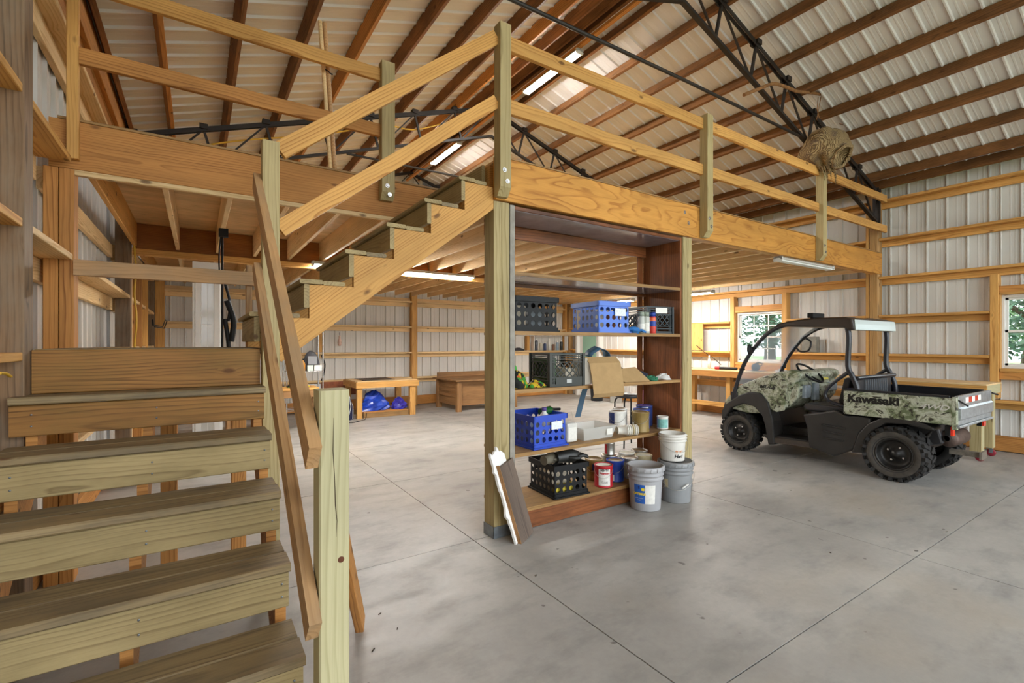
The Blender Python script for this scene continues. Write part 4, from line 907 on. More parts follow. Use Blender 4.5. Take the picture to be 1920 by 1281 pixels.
patch(MB(), OC, .1360, fa - .72, fa - .02, .07, .235, r1=.1455).build('label_blue', plain('label_sky', '#2a62b8', .45), ob); patch(MB(), OC, .1360, fa - .02, fa + .62, .07, .235, r1=.1455).build('label_white', WHL, ob)
YT = plain('label_yellow', '#f0d52a', .5); text_cyl('label_text', 'OPTIMUS', ob, OC, .1425, fa - .37, .155, .027, YT, bold=.0012, lift=.003); text_cyl('label_text', 'ULTRA HIDING', ob, OC, .1405, fa - .38, .118, .0105, WHL, lift=.003); text_cyl('label_text', 'PAINT', ob, OC, .1395, fa - .38, .10, .0105, WHL, lift=.003)
patch(MB(), OC, .1450, fa - .24, fa - .06, .185, .208, r1=.1460).build('label_burst', YT, ob); patch(MB(), OC, .1462, fa - .44, fa - .34, .198, .225, r1=.1472).build('label_emblem', BLL, ob)
GC = (3.79, 2.93, 0.001); gb = pail(GC, .130, .150, .365, PGREY2, 'plain grey five-gallon bucket with a white bucket set on it', True, 0.1); fg = math.atan2(-GC[1], -GC[0])
patch(MB(), GC, .1395, fg - .78, fg - .5, .14, .22, r1=.1445).build('label_tag', CREAM, gb); MB().tube([(GC[0] + .168 * math.cos(fg + .35), GC[1] + .168 * math.sin(fg + .35), .155), (GC[0] + .168 * math.cos(fg + .72), GC[1] + .168 * math.sin(fg + .72), .19)], .007, 8).build('bail_grip', WHITE, gb)
HC = (3.775, 2.955, 0.380); hb = pail(HC, .105, .122, .25, PWHITE, 'open white bucket with orange wheat emblem stacked on the grey bucket', False, .5); fh = math.atan2(-HC[1], -HC[0])
ORG = plain('emblem_orange', '#cf7a35', .5)
for k in range(5):
    m = MB(); a0 = fh + .55 + (k - 2) * .14; zt = HC[2] + .085 + (.05, .075, .095, .07, .045)[k]
    v = [(HC[0] + (.112 + .0005) * math.cos(a0 + d), HC[1] + (.112 + .0005) * math.sin(a0 + d), zz) for d, zz in ((0, HC[2] + .075), (.085, (HC[2] + .075 + zt) / 2), (.03, zt), (-.06, (HC[2] + .085 + zt) / 2))]; m.add(v, [(0, 1, 2, 3)]).build('emblem_leaf', ORG, hb)
text_cyl('label_text', 'Hari', hb, HC, .1095, fh + .50, HC[2] + .048, .044, BLK, bold=.0015, lift=.003, shear=.2)
# ---- broken plank with white foam backing leaning on the post
pk = thing('foam_backed_plank', 'dark grey-brown plank offcut with ragged white foam backing leaning on the left post', 'plank', (2.10, 2.95, 0))
b0, b1 = Vector((1.972, 2.920, 0.002)), Vector((2.17, 3.02, 0.002)); exx = (b1 - b0).normalized(); nrm = Vector((exx.y, -exx.x, 0)); upv = (Vector((0, 0, 1)) * .975 - nrm * .225 + exx * -.16).normalized()
mm = axes(b0 + exx * .115 + upv * .30 + nrm * 0.012, upv, exx)
me = boxmesh(.60, .21, .03, .003); place('plank_face', me, PLANKG, mm, pk); 
MB().obox(axes(b0 + exx * .010 + upv * .30 + nrm * .012, upv, exx), .60, .006, .031).build('plank_edge', DESKW, pk)
q = random.Random(4); out = []
for k in range(26): out.append((-.335 + .70 * k / 25, -.015 - .012 * q.random() - (.02 if k in (8, 9, 20) else 0)))
for k in range(8): out.append((.365 - .03 * q.random() + (.02 if k == 5 else 0), -.01 + .13 * k / 7))
out += [(.30, .16), (-.33, .16)]
mo = axes(b0 + exx * .0 + upv * .335 - nrm * .012, upv, exx); vv = [mo @ Vector((a, b, -.012)) for a, b in out] + [mo @ Vector((a, b, .006)) for a, b in out]; n = len(out)
MB().add(vv, [tuple(range(n)), tuple(range(2 * n - 1, n - 1, -1))] + [(i, (i + 1) % n, n + (i + 1) % n, n + i) for i in range(n)]).build('foam_backing', plain('foam_white', '#efeeea', .8), pk)
# ---- middle shelf: fabric heap, cardboard, belt, towel, cloths
def heap(P, rx, ry, rz_, mat, label, cat, seed, name='cloth_heap', n1=20, n2=10, amp=.25, facet=0.0):
    q = random.Random(seed); t = thing(name, label, cat, P); v, f = [], []; ph = [q.random() * 6.28 for _ in range(6)]
    for j in range(n2 + 1):
        u = j / n2
        for i in range(n1):
            a = 2 * math.pi * i / n1; w = 1 + amp * (math.sin(3 * a + ph[0] + 2 * u) * .5 + math.sin(5 * a + ph[1]) * .35 + math.sin(2 * a + 7 * u + ph[2]) * .4) * (1 - u * .3)
            rr = math.sqrt(max(0, 1 - u ** 2.2)); w *= 1 + facet * (q.random() - .5); v.append((P[0] + rx * rr * w * math.cos(a), P[1] + ry * rr * w * math.sin(a), P[2] + rz_ * u * (1 + amp * .5 * math.sin(4 * a + ph[3]) * (1 - u))))
    for j in range(n2): f += [(j * n1 + i, j * n1 + (i + 1) % n1, (j + 1) * n1 + (i + 1) % n1, (j + 1) * n1 + i) for i in range(n1)]
    MB().add(v, f, facet == 0).add(v[:n1], [tuple(range(n1 - 1, -1, -1))]).build('folded_cloth', mat, t, loc=P); 
    m = MB(); p = Vector(P)
    for k in range(4):
        a = k * 1.6 + ph[4]; m.tube([p + Vector((rx * .9 * math.cos(a), ry * .9 * math.sin(a), rz_ * .35)), p + Vector((rx * .4 * math.cos(a + .3), ry * .4 * math.sin(a + .3), rz_ * .9)), p + Vector((rx * .2 * math.cos(a + 2), ry * .2 * math.sin(a + 2), rz_ * 1.0))], .008, 6, radii=[.006, .012, .006])
    m.build('fold', mat, t, loc=P); return t
def floral():
    t = NT('floral_fabric'); vo = t.n('ShaderNodeTexVoronoi'); t.l(t.objco(), vo.inputs['Vector']); vo.inputs['Scale'].default_value = 34
    sc = t.n('ShaderNodeSeparateColor'); t.l(vo.outputs['Color'], sc.inputs[0]); c = t.ramp(sc.outputs[0], (0.0, '#161812'), (.45, '#161812'), (.46, '#c6a81e'), (.68, '#d8c23a'), (.70, '#3f8a30'), (.88, '#6aa83a'), (.9, '#c25a28'))
    c.node.color_ramp.interpolation = 'CONSTANT'; t.l(c, t.b.inputs['Base Color']); t.b.inputs['Roughness'].default_value = .8; return t.m
heap((2.18, 3.28, z3 + .001), .10, .12, .14, floral(), 'black floral fabric with yellow and green print heaped by the milk crate', 'fabric', 3); heap((2.36, 3.22, z3 + .001), .08, .07, .055, floral(), 'small flap of floral fabric in front of the milk crate', 'fabric', 9)
heap((2.13, 3.24, z3 + .15), .035, .05, .05, plain('leaf_green', '#3f9a3a', .6), 'bright green cloth strip lying on the floral fabric', 'fabric', 5); heap((2.13, 3.36, z3 + .15), .04, .04, .07, LEATH, 'black strap bundle on top of the floral fabric', 'strap', 6)
cb = thing('cardboard_flap', 'tall bent cardboard flap hanging down over the middle shelf edge', 'cardboard', (2.94, 3.09, z3))
cp = [onY(*p, 3.085) for p in ((1102, 671), (1158, 671), (1161, 742), (1104, 745))]
c0 = onY(1100, 671, 3.10); c1_ = onY(1158, 671, 3.10); w_ = (c1_.x - c0.x)
prof = [(3.13, c0.z + .002), (3.075, c0.z - .05), (3.045, c0.z - .2), (3.035, c0.z - .31), (3.045, c0.z - .325), (3.06, c0.z - .345)]
v = []; 
for i, (yy, zz) in enumerate(prof): v += [(c0.x + .02 * i / 5 * 1.6, yy, zz), (c0.x + w_ + .025 * i / 5, yy, zz)]
o = MB().add(v, [(2 * i, 2 * i + 1, 2 * i + 3, 2 * i + 2) for i in range(len(prof) - 1)]).build('flap', CARD, cb); o.modifiers.new('thick', 'SOLIDIFY').thickness = .005
MB().add([(c0.x - .02, 3.13, c0.z - .01), (c0.x + .005, 3.10, c0.z), (c0.x + .05, 3.06, z3 + .02), (c0.x - .03, 3.13, z3 + .002), (c0.x - .05, 3.25, z3 + .002), (c0.x - .02, 3.25, c0.z - .02)], [(0, 1, 2, 3), (0, 3, 4, 5)]).build('side_flap', plain('card_inside', '#cfc9bd', .8), cb).modifiers.new('thick', 'SOLIDIFY').thickness = .004
MB().box((c0.x, c0.x + w_), (3.14, 3.36), (c0.z - .02, c0.z - .015)).build('top_flap', CARD, cb)
b2 = thing('open_cardboard_box', 'low open cardboard box with tilted lid at the right of the middle shelf', 'box', (3.45, 3.28, z3))
q0, q1, q2, q3 = [onY(*p, 3.12) for p in ((1162, 695), (1206, 689), (1222, 717), (1177, 722))]
MB().add([q0 + Vector((0, .10, 0)), q1 + Vector((0, .10, 0)), q2, q3], [(0, 1, 2, 3)]).build('lid_flap', CARD, b2).modifiers.new('thick', 'SOLIDIFY').thickness = .005
MB().box((3.24, 3.62), (3.20, 3.206), (z3 + .002, z3 + .06)).box((3.24, 3.62), (3.44, 3.446), (z3 + .002, z3 + .10)).box((3.24, 3.246), (3.20, 3.446), (z3 + .002, z3 + .09)).box((3.614, 3.62), (3.20, 3.446), (z3 + .002, z3 + .09)).box((3.24, 3.62), (3.2, 3.446), (z3 + .001, z3 + .006)).build('box_wall', CARD, b2)
heap((3.42, 3.33, z3 + .008), .11, .06, .14, plain('dark_cloth', '#26302e', .8), 'dark rags piled in the open cardboard box', 'rag', 12); heap((3.80, 3.40, z3 + .001), .12, .08, .075, plain('navy_cloth', '#222a3c', .8), 'navy cloth behind the green one on the middle shelf', 'cloth', 13); heap((3.745, 3.19, z3 + .001), .085, .065, .04, plain('green_cloth', '#2f7355', .8), 'flat green cloth at the right of the middle shelf', 'cloth', 14); heap((3.945, 3.20, z3 + .001), .085, .065, .055, plain('white_towel', '#d8d6d2', .85), 'folded white towel at the right end of the middle shelf', 'towel', 15)
bl = thing('webbing_belt', 'blue-grey webbing belt looped over the middle shelf behind the cardboard flap', 'belt', (2.85, 3.35, z3)); BM = plain('belt_blue', '#3a5a72', .6, 0, .1, 30)
pts = [(2.83, 3.30, .74), (2.84, 3.36, .9), (2.87, 3.46, 1.05)]
bp = [onY(*p, 3.62) for p in ((1083, 782), (1092, 745), (1099, 722))]; v = []
for p in bp: v += [p + Vector((-.035, 0, 0)), p + Vector((.035, .0, 0))]
MB().add(v, [(0, 1, 3, 2), (2, 3, 5, 4)]).build('belt_tail', BM, bl).modifiers.new('thick', 'SOLIDIFY').thickness = .004
lp = [onY(*p, 3.38) for p in ((1101, 668), (1106, 660), (1114, 655), (1121, 651), (1130, 654), (1137, 661), (1139, 670))]; v = []
for p in lp: v += [p + Vector((0, -.05, -.012)), p + Vector((.0, .05, .012))]
MB().add(v, [(2 * i, 2 * i + 1, 2 * i + 3, 2 * i + 2) for i in range(len(lp) - 1)], True).build('belt_loop', BM, bl).modifiers.new('thick', 'SOLIDIFY').thickness = .006
# ================================================================ UTILITY VEHICLE (nose towards +Y, parked along the right wall)
VX0, VX1 = 6.27, 7.43; VC = (VX0 + VX1) / 2
uv = thing('utility_vehicle', 'camouflage two-seat utility vehicle with cargo bed and canopy', 'vehicle', (VC, 2.9, 0))
def camo():
    t = NT('camo_skin'); p = t.objco(); n0 = t.noise(p, 3.0, 2.0, .6, 1); pp = t.vmath('ADD', p, t.vmath('MULTIPLY', n0, (.35, .35, .35)))
    n1 = t.noise(t.vmath('MULTIPLY', pp, (7, 7, 10)), 1.0, 4.0, .65); n2 = t.noise(t.vmath('MULTIPLY', pp, (19, 19, 24)), 1.0, 3.0, .6); n3 = t.noise(t.vmath('MULTIPLY', pp, (9, 9, 34)), 1.0, 3.0, .6)
    c = t.ramp(n1, (0.0, '#4c5238'), (.38, '#5d6648'), (.46, '#979c84'), (.54, '#b0b2a0'), (.62, '#747560'), (1, '#86846c'))
    c = t.mix(t.maprange(n2, .56, .62), c, lin('#2f2c20')); c = t.mix(t.math('MULTIPLY', t.maprange(n3, .60, .66), .8), c, lin('#b9bda6'))
    t.l(c, t.b.inputs['Base Color']); t.b.inputs['Roughness'].default_value = .38; return t.m
CAMO = camo(); DARKP = plain('dark_plastic', '#272523', .42, 0, .3, 6); RUB = plain('tyre_rubber', '#1d1b19', .8, 0, .3, 18); MUD = plain('muddy_sidewall', '#3f3a34', .85, 0, .35, 14); RIMM = plain('rim_black', '#23211f', .45, .3, .4, 25)
TUBEM = plain('rops_tube', '#23242a', .3); BLKV = plain('vinyl_black', '#2b2a2c', .42, 0, .1, 12); BLUEB = plain('bed_liner_blue', '#3a4a78', .4, 0, .2, 6); BEDIN = plain('bed_liner_black', '#17181c', .45)
ROOFB = plain('canopy_brown_black', '#332a24', .4, 0, .1, 4); ROOFW = plain('canopy_pale', '#b9c3c1', .35); RED = plain('reflector_red', '#c03a26', .3); SHINY = plain('galv_shiny', '#a9aeb2', .3, .55, .25, 16)
def wheel(cx, yc, r, w, sgn):
    """sgn = -1: outer face towards -X"""
    c = Vector((cx, yc, r)); wt = MB(); h = w / 2
    wt.lathe([(r * .56, -h * .78), (r * .66, -h * .95), (r * .82, -h), (r * .93, -h * .86), (r * .975, -h * .55), (r * .985, 0), (r * .975, h * .55), (r * .93, h * .86), (r * .82, h), (r * .66, h * .95), (r * .56, h * .78)], c, 36, 'X')
    wheel_t = wt.build('wheel', RUB, uv, loc=c)
    side = MB().lathe([(r * .60, sgn * h * .86), (r * .70, sgn * h * 1.0), (r * .80, sgn * h * 1.02), (r * .84, sgn * h * 1.0)], c, 36, 'X'); side.build('sidewall', MUD, wheel_t, loc=c)
    lug = MB(); n = 19
    for k in range(n):
        for s in (1, -1):
            a = 2 * math.pi * (k + (.5 if s < 0 else 0)) / n
            m = Matrix.Translation(c) @ Matrix.Rotation(a, 4, 'X') @ Matrix.Translation((s * h * .46, 0, r * .985)) @ Matrix.Rotation(s * .42, 4, 'Z'); lug.obox(m, h * .86, r * .13, r * .075)
            m = Matrix.Translation(c) @ Matrix.Rotation(a + .09, 4, 'X') @ Matrix.Translation((s * h * .94, 0, r * .90)) @ Matrix.Rotation(s * .5, 4, 'Y'); lug.obox(m, h * .16, r * .12, r * .2)
    lug.build('tread_lugs', RUB, wheel_t, loc=c)
    rim = MB().lathe([(r * .585, sgn * h * .80), (r * .60, sgn * h * .88), (r * .57, sgn * h * .90), (r * .53, sgn * h * .80), (r * .49, sgn * h * .45), (r * .42, sgn * h * .30), (r * .36, sgn * h * .34), (r * .16, sgn * h * .38), (r * .14, sgn * h * .56), (0, sgn * h * .58)], c, 28, 'X'); rm = rim.build('rim', RIMM, wheel_t, loc=c)
    for k in range(4):
        a = k * math.pi / 2 + .5; MB().lathe([(0, .0), (.011, .0), (.011, .014), (0, .016)], c + Vector((sgn * h * .36 + (0 if sgn > 0 else 0), r * .27 * math.cos(a), r * .27 * math.sin(a))), 6, 'X', False, Matrix.Diagonal((sgn, 1, 1)).to_4x4()).build('lug_nut', CHROME, wheel_t, loc=c)
FW, RW = .262, .288
wheel(VX0 + .09, 3.81, FW, .21, -1); wheel(VX1 - .09, 3.81, FW, .21, 1); wheel(VX0 + .085, 2.03, RW, .27, -1); wheel(VX1 - .085, 2.03, RW, .27, 1)
def yz(px, X=6.27): return [(lambda p: (p.y, p.z))(onX(x, y, X)) for x, y in px]
def slab(name, poly, x0, x1, mat, bevel=.0, parent=uv):
    return MB().prism(poly, 'X', x0, x1).build(name, mat, parent, loc=((x0 + x1) / 2, sum(p[0] for p in poly) / len(poly), sum(p[1] for p in poly) / len(poly)), bevel=bevel)
# chassis, floor, axles
slab('chassis', [(4.02, .30), (4.02, .36), (1.85, .40), (1.85, .32), (2.2, .22), (3.5, .22)], VX0 + .30, VX1 - .30, DARKP)
slab('floor_pan', [(3.48, .24), (3.48, .27), (2.86, .28), (2.86, .23)], VX0 + .03, VX1 - .03, DARKP)
slab('step_sill', [(3.32, .19), (3.32, .25), (2.88, .265), (2.88, .20)], VX0 + .0, VX0 + .10, plain('step_tread', '#3a3129', .7, 0, .4, 40)); slab('step_sill', [(3.32, .19), (3.32, .25), (2.88, .265), (2.88, .20)], VX1 - .10, VX1, DARKP)
for yc, r in ((3.81, FW), (2.03, RW)): MB().tube([(VX0 + .1, yc, r), (VX1 - .1, yc, r)], .03, 10).build('axle', STEEL, uv)
# hood and dash (camouflage)
hood = [(4.03, .56), (4.045, .66), (3.95, .765), (3.83, .89), (3.70, .95), (3.54, 1.02), (3.26, 1.115), (3.13, 1.14), (3.02, 1.12), (3.00, 1.06), (3.08, .98), (3.13, .86), (3.17, .66), (3.26, .62), (3.34, .60), (3.40, .55), (3.7, .52)]
slab('hood', hood, VX0 + .035, VX1 - .035, CAMO, .035)
slab('dash_lower', [(3.12, .99), (2.985, .95), (2.99, .80), (3.10, .58), (3.20, .56), (3.22, .9)], VC - .06, VC + .22, CAMO, .02)
slab('dash_face', [(3.13, 1.02), (3.04, .985), (3.05, .80), (3.16, .66), (3.2, .9)], VX0 + .06, VX1 - .06, CAMO, .015)
for (xa, xb, za, zb) in ((VX0 + .16, VX0 + .30, .78, .95), (VX0 + .40, VX0 + .52, .74, .97), (VX1 - .42, VX1 - .14, .84, .96)): MB().box((xa, xb), (3.0, 3.06), (za, zb)).build('dash_pod', plain('pod_grey', '#8d99a2', .35, 0, .3, 14), uv, bevel=.015)
for s in (0, 1):
    X = (VX0 + .02, VX0 + .05) if s == 0 else (VX1 - .05, VX1 - .02)
    slab('cowl_side', [(3.62, .80), (3.38, 1.02), (3.22, 1.04), (3.16, .96), (3.20, .62), (3.30, .585), (3.38, .62)], X[0], X[1], CAMO, .006)
slab('front_bumper', [(4.06, .36), (4.09, .5), (4.06, .64), (4.0, .64), (3.98, .36)], VX0 + .06, VX1 - .06, DARKP, .02)
# front fenders
fo = [(4.055, .40), (4.05, .52), (3.985, .625), (3.80, .755), (3.65, .822), (3.50, .818), (3.395, .70), (3.327, .465), (3.31, .165), (3.385, .15), (3.405, .25), (3.425, .38), (3.467, .517), (3.576, .632), (3.727, .655), (3.905, .578), (4.0, .41)]
for s in (0, 1):
    if s == 0: slab('front_fender', fo, VX0 - .02, VX0 + .20, DARKP, .015)
    else: slab('front_fender', fo, VX1 - .20, VX1 + .02, DARKP, .015)
    X = VX0 + .02 if s == 0 else VX1 - .05
slab('wheel_well', [(4.0, .3), (4.0, .6), (3.6, .66), (3.42, .5), (3.40, .24), (3.36, .24), (3.36, .7), (3.7, .76), (4.03, .64), (4.03, .3)], VX0 + .20, VX1 - .20, BLKV)
# side panels + rear fenders
sp = [(2.965, .60), (2.92, .455), (2.895, .205), (2.62, .145), (2.415, .26), (2.355, .46), (2.25, .575), (2.25, .64), (2.36, .655), (2.5, .64), (2.60, .70), (2.74, .655)]
rf = [(2.43, .23), (2.36, .46), (2.27, .585), (2.11, .685), (1.925, .685), (1.78, .655), (1.70, .62), (1.69, .59), (1.78, .60), (1.925, .625), (2.11, .61), (2.235, .50), (2.30, .25)]
for s in (0, 1):
    a, b = (VX0 - .005, VX0 + .12) if s == 0 else (VX1 - .12, VX1 + .005)
    pnl = slab('side_panel', sp, a, b, DARKP, .02); slab('rear_fender', rf, a - (.015 if s == 0 else -.0), b + (.10 if s == 0 else .015), DARKP, .012)
    if s == 0:
        for k in range(3): 
            zz = .50 - .075 * k; MB().obox(axes((VX0 - .008, 2.62, zz), (0, 1, .05), (0, .05, 1)), .26 - .02 * k, .016, .03).build('panel_rib', DARKP, pnl, bevel=.004)
# engine box under the bed
slab('engine_box', [(2.9, .28), (2.9, .58), (1.75, .62), (1.70, .42), (2.2, .27)], VX0 + .28, VX1 - .28, BLKV, .02)
MB().lathe([(0, -.22), (.075, -.22), (.088, -.19), (.088, .19), (.075, .22), (0, .22)], (VC - .02, 1.68, .47), 20, 'X').build('muffler', plain('muffler_rust', '#5b4a42', .55, .4, .4, 12), uv)
MB().lathe([(.03, -.02), (.03, .03), (.0, .03)], (VC - .27, 1.68, .48), 12, 'X').build('exhaust_tip', STEEL, uv)
MB().box((VC - .04, VC + .04), (1.46, 1.72), (.285, .335)).box((VC - .09, VC + .09), (1.45, 1.47), (.27, .35)).build('hitch', plain('hitch_steel', '#8b8378', .45, .6, .3, 20), uv)
for s in (-1, 1): MB().tube([(VC + s * .26, 1.75, .62), (VC + s * .30, 1.85, .45), (VC + s * .34, 2.0, .32)], .022, 8).build('shock_absorber', STEEL, uv)
# seat
slab('seat_base', [(2.93, .50), (2.90, .64), (2.50, .65), (2.50, .50)], VX0 + .08, VX1 - .08, BLKV, .01)
slab('seat_cushion', [(2.99, .68), (2.975, .735), (2.54, .73), (2.52, .66), (2.95, .645)], VX0 + .06, VX1 - .06, BLKV, .02)
slab('seat_back', [(2.60, .74), (2.56, .76), (2.50, 1.06), (2.53, 1.08), (2.57, 1.06), (2.63, .78)], VX0 + .14, VX1 - .14, BLKV, .015)
# roll cage
def pipe(name, pts, r=.027): return MB().tube(pts, r, 10).build(name, TUBEM, uv)
def smooth(pts, n=4):
    pts = [Vector(p) for p in pts]; out = []
    for i in range(len(pts) - 1):
        p0, p1, p2, p3 = pts[max(i - 1, 0)], pts[i], pts[i + 1], pts[min(i + 2, len(pts) - 1)]
        for k in range(n):
            t = k / n; out.append(.5 * ((2 * p1) + (p2 - p0) * t + (2 * p0 - 5 * p1 + 4 * p2 - p3) * t * t + (-p0 + 3 * p1 - 3 * p2 + p3) * t ** 3))
    return out + [pts[-1]]
for s in (0, 1):
    X = VX0 + .035 if s == 0 else VX1 - .035
    pipe('front_pillar', smooth([(X, 3.90, .72), (X, 3.84, .95), (X, 3.70, 1.28), (X + (.01 if s == 0 else -.01), 3.46, 1.58), (X + (.02 if s == 0 else -.02), 3.22, 1.71), (X, 2.95, 1.715)]), .027)
    box('pillar_bracket', uv, (X - .02, X + .02), (3.84, 3.93), (.68, .80), TUBEM, .004)
    pipe('rear_pillar', smooth([(X, 2.50, 1.70), (X, 2.475, 1.55), (X, 2.485, 1.22), (X, 2.44, 1.10), (X, 2.39, .95), (X, 2.38, .70)]), .029)
    pipe('arm_rail', smooth([(X, 2.46, 1.16), (X, 2.62, 1.03), (X, 2.70, .94), (X, 2.725, .86), (X, 2.68, .79), (X, 2.56, .755), (X, 2.48, .75)]), .021)
    pipe('roof_rail', [(X, 3.0, 1.715), (X, 2.50, 1.70)], .025)
    for zz, yy in ((1.42, 3.61), (1.12, 3.775)): MB().lathe([(.027, -.012), (.036, -.012), (.036, .012), (.027, .012)], (X, yy, zz), 12, 'Z').build('clamp', BLACKP, uv)
pipe('rear_crossbar', [(VX0 + .035, 2.40, 1.08), (VX1 - .035, 2.40, 1.08)], .025); pipe('grab_handle', smooth([(VX1 - .05, 3.46, 1.56), (VX1 - .05, 3.38, 1.50), (VX1 - .05, 3.41, 1.38), (VX1 - .05, 3.52, 1.36), (VX1 - .05, 3.58, 1.42)]), .013)
m = MB()
for k in range(11): x_ = VC - .30 + .06 * k; m.bar((x_, 2.39, .80), (x_, 2.40, 1.05), .008, .012)
m.bar((VC - .34, 2.395, .80), (VC + .34, 2.395, .80), .015, .015).build('screen_bars', plain('screen_steel', '#8f949a', .4, .6), uv)
box('screen_panel', uv, (VX0 + .10, VX1 - .10), (2.41, 2.43), (.78, 1.06), BLKV)
# canopy
roof = [(3.30, 1.70), (3.27, 1.735), (3.02, 1.775), (2.75, 1.79), (2.50, 1.785), (2.42, 1.76), (2.40, 1.63), (2.46, 1.63), (2.50, 1.665), (2.95, 1.685)]
slab('canopy', roof, VX0 - .02, VX1 + .02, ROOFB, .02)
slab('canopy_rear', [(2.405, 1.755), (2.395, 1.70), (2.392, 1.635), (2.40, 1.63), (2.41, 1.70)], VX0 + .0, VX1 - .0, ROOFW, .004)
for k in range(2): x_ = VC - .28 + .56 * k; MB().box((x_ - .1, x_ + .1), (2.55, 3.05), (1.786, 1.797)).build('canopy_rib', ROOFB, uv, bevel=.004)
MB().box((VX0 + .12, VX0 + .42), (2.90, 2.97), (1.80, 1.86)).build('light_bar', BLACKP, uv, bevel=.006); MB().box((VX0 + .16, VX0 + .19), (2.92, 2.95), (1.775, 1.80)).box((VX0 + .35, VX0 + .38), (2.92, 2.95), (1.775, 1.80)).build('light_bar_mount', BLACKP, uv)
# windscreen
WS = plain('windscreen_plastic', '#cfdcea', .15, 0, 0, 8, .5, .5)
ws = [(3.865, .90), (3.78, 1.10), (3.67, 1.32), (3.46, 1.57), (3.24, 1.70)]; v = []
for (yy, zz) in ws: v += [(VX0 + .05, yy + .012, zz), (VX1 - .05, yy + .012, zz)]
MB().add(v, [(2 * i, 2 * i + 1, 2 * i + 3, 2 * i + 2) for i in range(len(ws) - 1)], True).build('windscreen', WS, uv)
# mirrors, steering wheel
MB().lathe([(0, .0), (.05, .002), (.058, .012), (.05, .03), (0, .036)], (VX0 - .06, 3.60, 1.40), 16, 'Y', True, Matrix.Diagonal((.7, 1, 1.25)).to_4x4()).build('mirror', BLACKP, uv); MB().tube([(VX0 - .05, 3.61, 1.37), (VX0 + .03, 3.62, 1.36)], .009, 6).build('mirror_arm', BLACKP, uv)
sc = Vector((VX0 + .34, 3.02 + .02, 1.10)); nrm = Vector((0, -.62, .78)).normalized(); uu = Vector((1, 0, 0)); vv = nrm.cross(uu)
MB().tube([sc + (uu * math.cos(a) + vv * math.sin(a)) * .175 for a in [2 * math.pi * k / 32 for k in range(32)]], .014, 8, True).build('steering_wheel', BLACKP, uv)
m = MB()
for a in (.3, math.pi - .3, -math.pi / 2): m.tube([sc - nrm * .03, sc + (uu * math.cos(a) + vv * math.sin(a)) * .17], .010, 6)
m.lathe([(0, -.04), (.04, -.04), (.045, -.015), (0, -.01)], sc, 12, 'Z', True, nrm.to_track_quat('Z', 'Y').to_matrix().to_4x4()); m.build('steering_spokes', BLACKP, uv)
MB().tube([sc - nrm * .03, sc - nrm * .32], .022, 10).build('steering_column', BLACKP, uv)
MB().obox(axes((VX0 + .75, 3.04, 1.04), (1, 0, 0), (0, .3, 1)), .16, .09, .004).build('dash_sticker', plain('sticker_yellow', '#cfc04a', .5, 0, .3, 30), uv)
# cargo bed
bz0, bz1 = .665, .935
bx0, bx1, by0, by1 = VX0 - .02, VX1 + .02, 1.53, 2.51
slab('bed_side', [(by1, bz0), (by1, bz1), (by0, bz1), (by0, bz0)], bx0, bx0 + .03, CAMO, .006); slab('bed_side', [(by1, bz0), (by1, bz1), (by0, bz1), (by0, bz0)], bx1 - .03, bx1, CAMO, .006)
box('bed_rail', uv, (bx0 - .004, bx0 + .036), (by0 + .05, by1), (bz1, bz1 + .022), BEDIN, .004); box('bed_rail', uv, (bx1 - .036, bx1 + .004), (by0 + .05, by1), (bz1, bz1 + .022), BEDIN, .004)
box('bed_front', uv, (bx0 + .03, bx1 - .03), (by1 - .03, by1), (bz0, bz1 + .02), BLUEB, .004); box('bed_floor', uv, (bx0 + .03, bx1 - .03), (by0 + .03, by1 - .03), (bz0 + .0, bz0 + .02), BEDIN, .004)
box('bed_lining', uv, (bx0 + .031, bx0 + .036), (by0 + .03, by1 - .03), (bz0 + .02, bz1), BLUEB, 0); box('bed_lining', uv, (bx1 - .036, bx1 - .031), (by0 + .03, by1 - .03), (bz0 + .02, bz1), BEDIN, 0)
tg = MB().prism([(by0 - .012, bz0 - .0), (by0 + .02, bz0), (by0 + .02, bz1 + .02), (by0 - .012, bz1 + .02), (by0 - .012, bz1 - .095), (by0 - .03, bz1 - .11), (by0 - .03, bz0 + .06), (by0 - .012, bz0 + .045)], 'X', bx0 + .05, bx1 - .01).build('tailgate', SHINY, uv, bevel=.003)
for k in range(5):
    w = .105; x_ = bx0 + .26 + k * w; MB().box((x_, x_ + w - .004), (by0 - .0145, by0 - .012), (bz1 - .06, bz1 - .005)).build('reflector_strip', (WHITE if k % 2 == 0 else RED), tg)
box('corner_post', uv, (bx0 - .004, bx0 + .045), (by0 - .01, by0 + .03), (bz0 - .04, bz1 + .01), CAMO, .004); MB().tube([(bx0 + .04, by0 - .012, bz1 - .02), (bx0 + .20, by0 - .045, bz1 - .085)], .008, 6).build('tailgate_latch', BLACKP, uv)
MB().tube([(bx1 - .02, by0 - .02, bz1 - .01), (bx1 + .05, by0 - .05, bz1 - .03)], .010, 6).build('tailgate_pin', STEEL, uv)
box('tailgate_bar', uv, (bx0 + .02, bx1 - .01), (by0 - .03, by0 - .0), (bz0 - .025, bz0 - .003), SHINY, .003)
for s in (0, 1):
    x_ = VX0 + .005 if s == 0 else VX1 - .085; box('tail_light_housing', uv, (x_, x_ + .08), (by0 + .045, by0 + .09), (bz0 - .115, bz0 - .012), BLACKP, .004); box('tail_light', uv, (x_ + .005, x_ + .075), (by0 + .028, by0 + .045), (bz0 - .11, bz0 - .016), plain('lamp_red', '#d8301c', .2), .005)
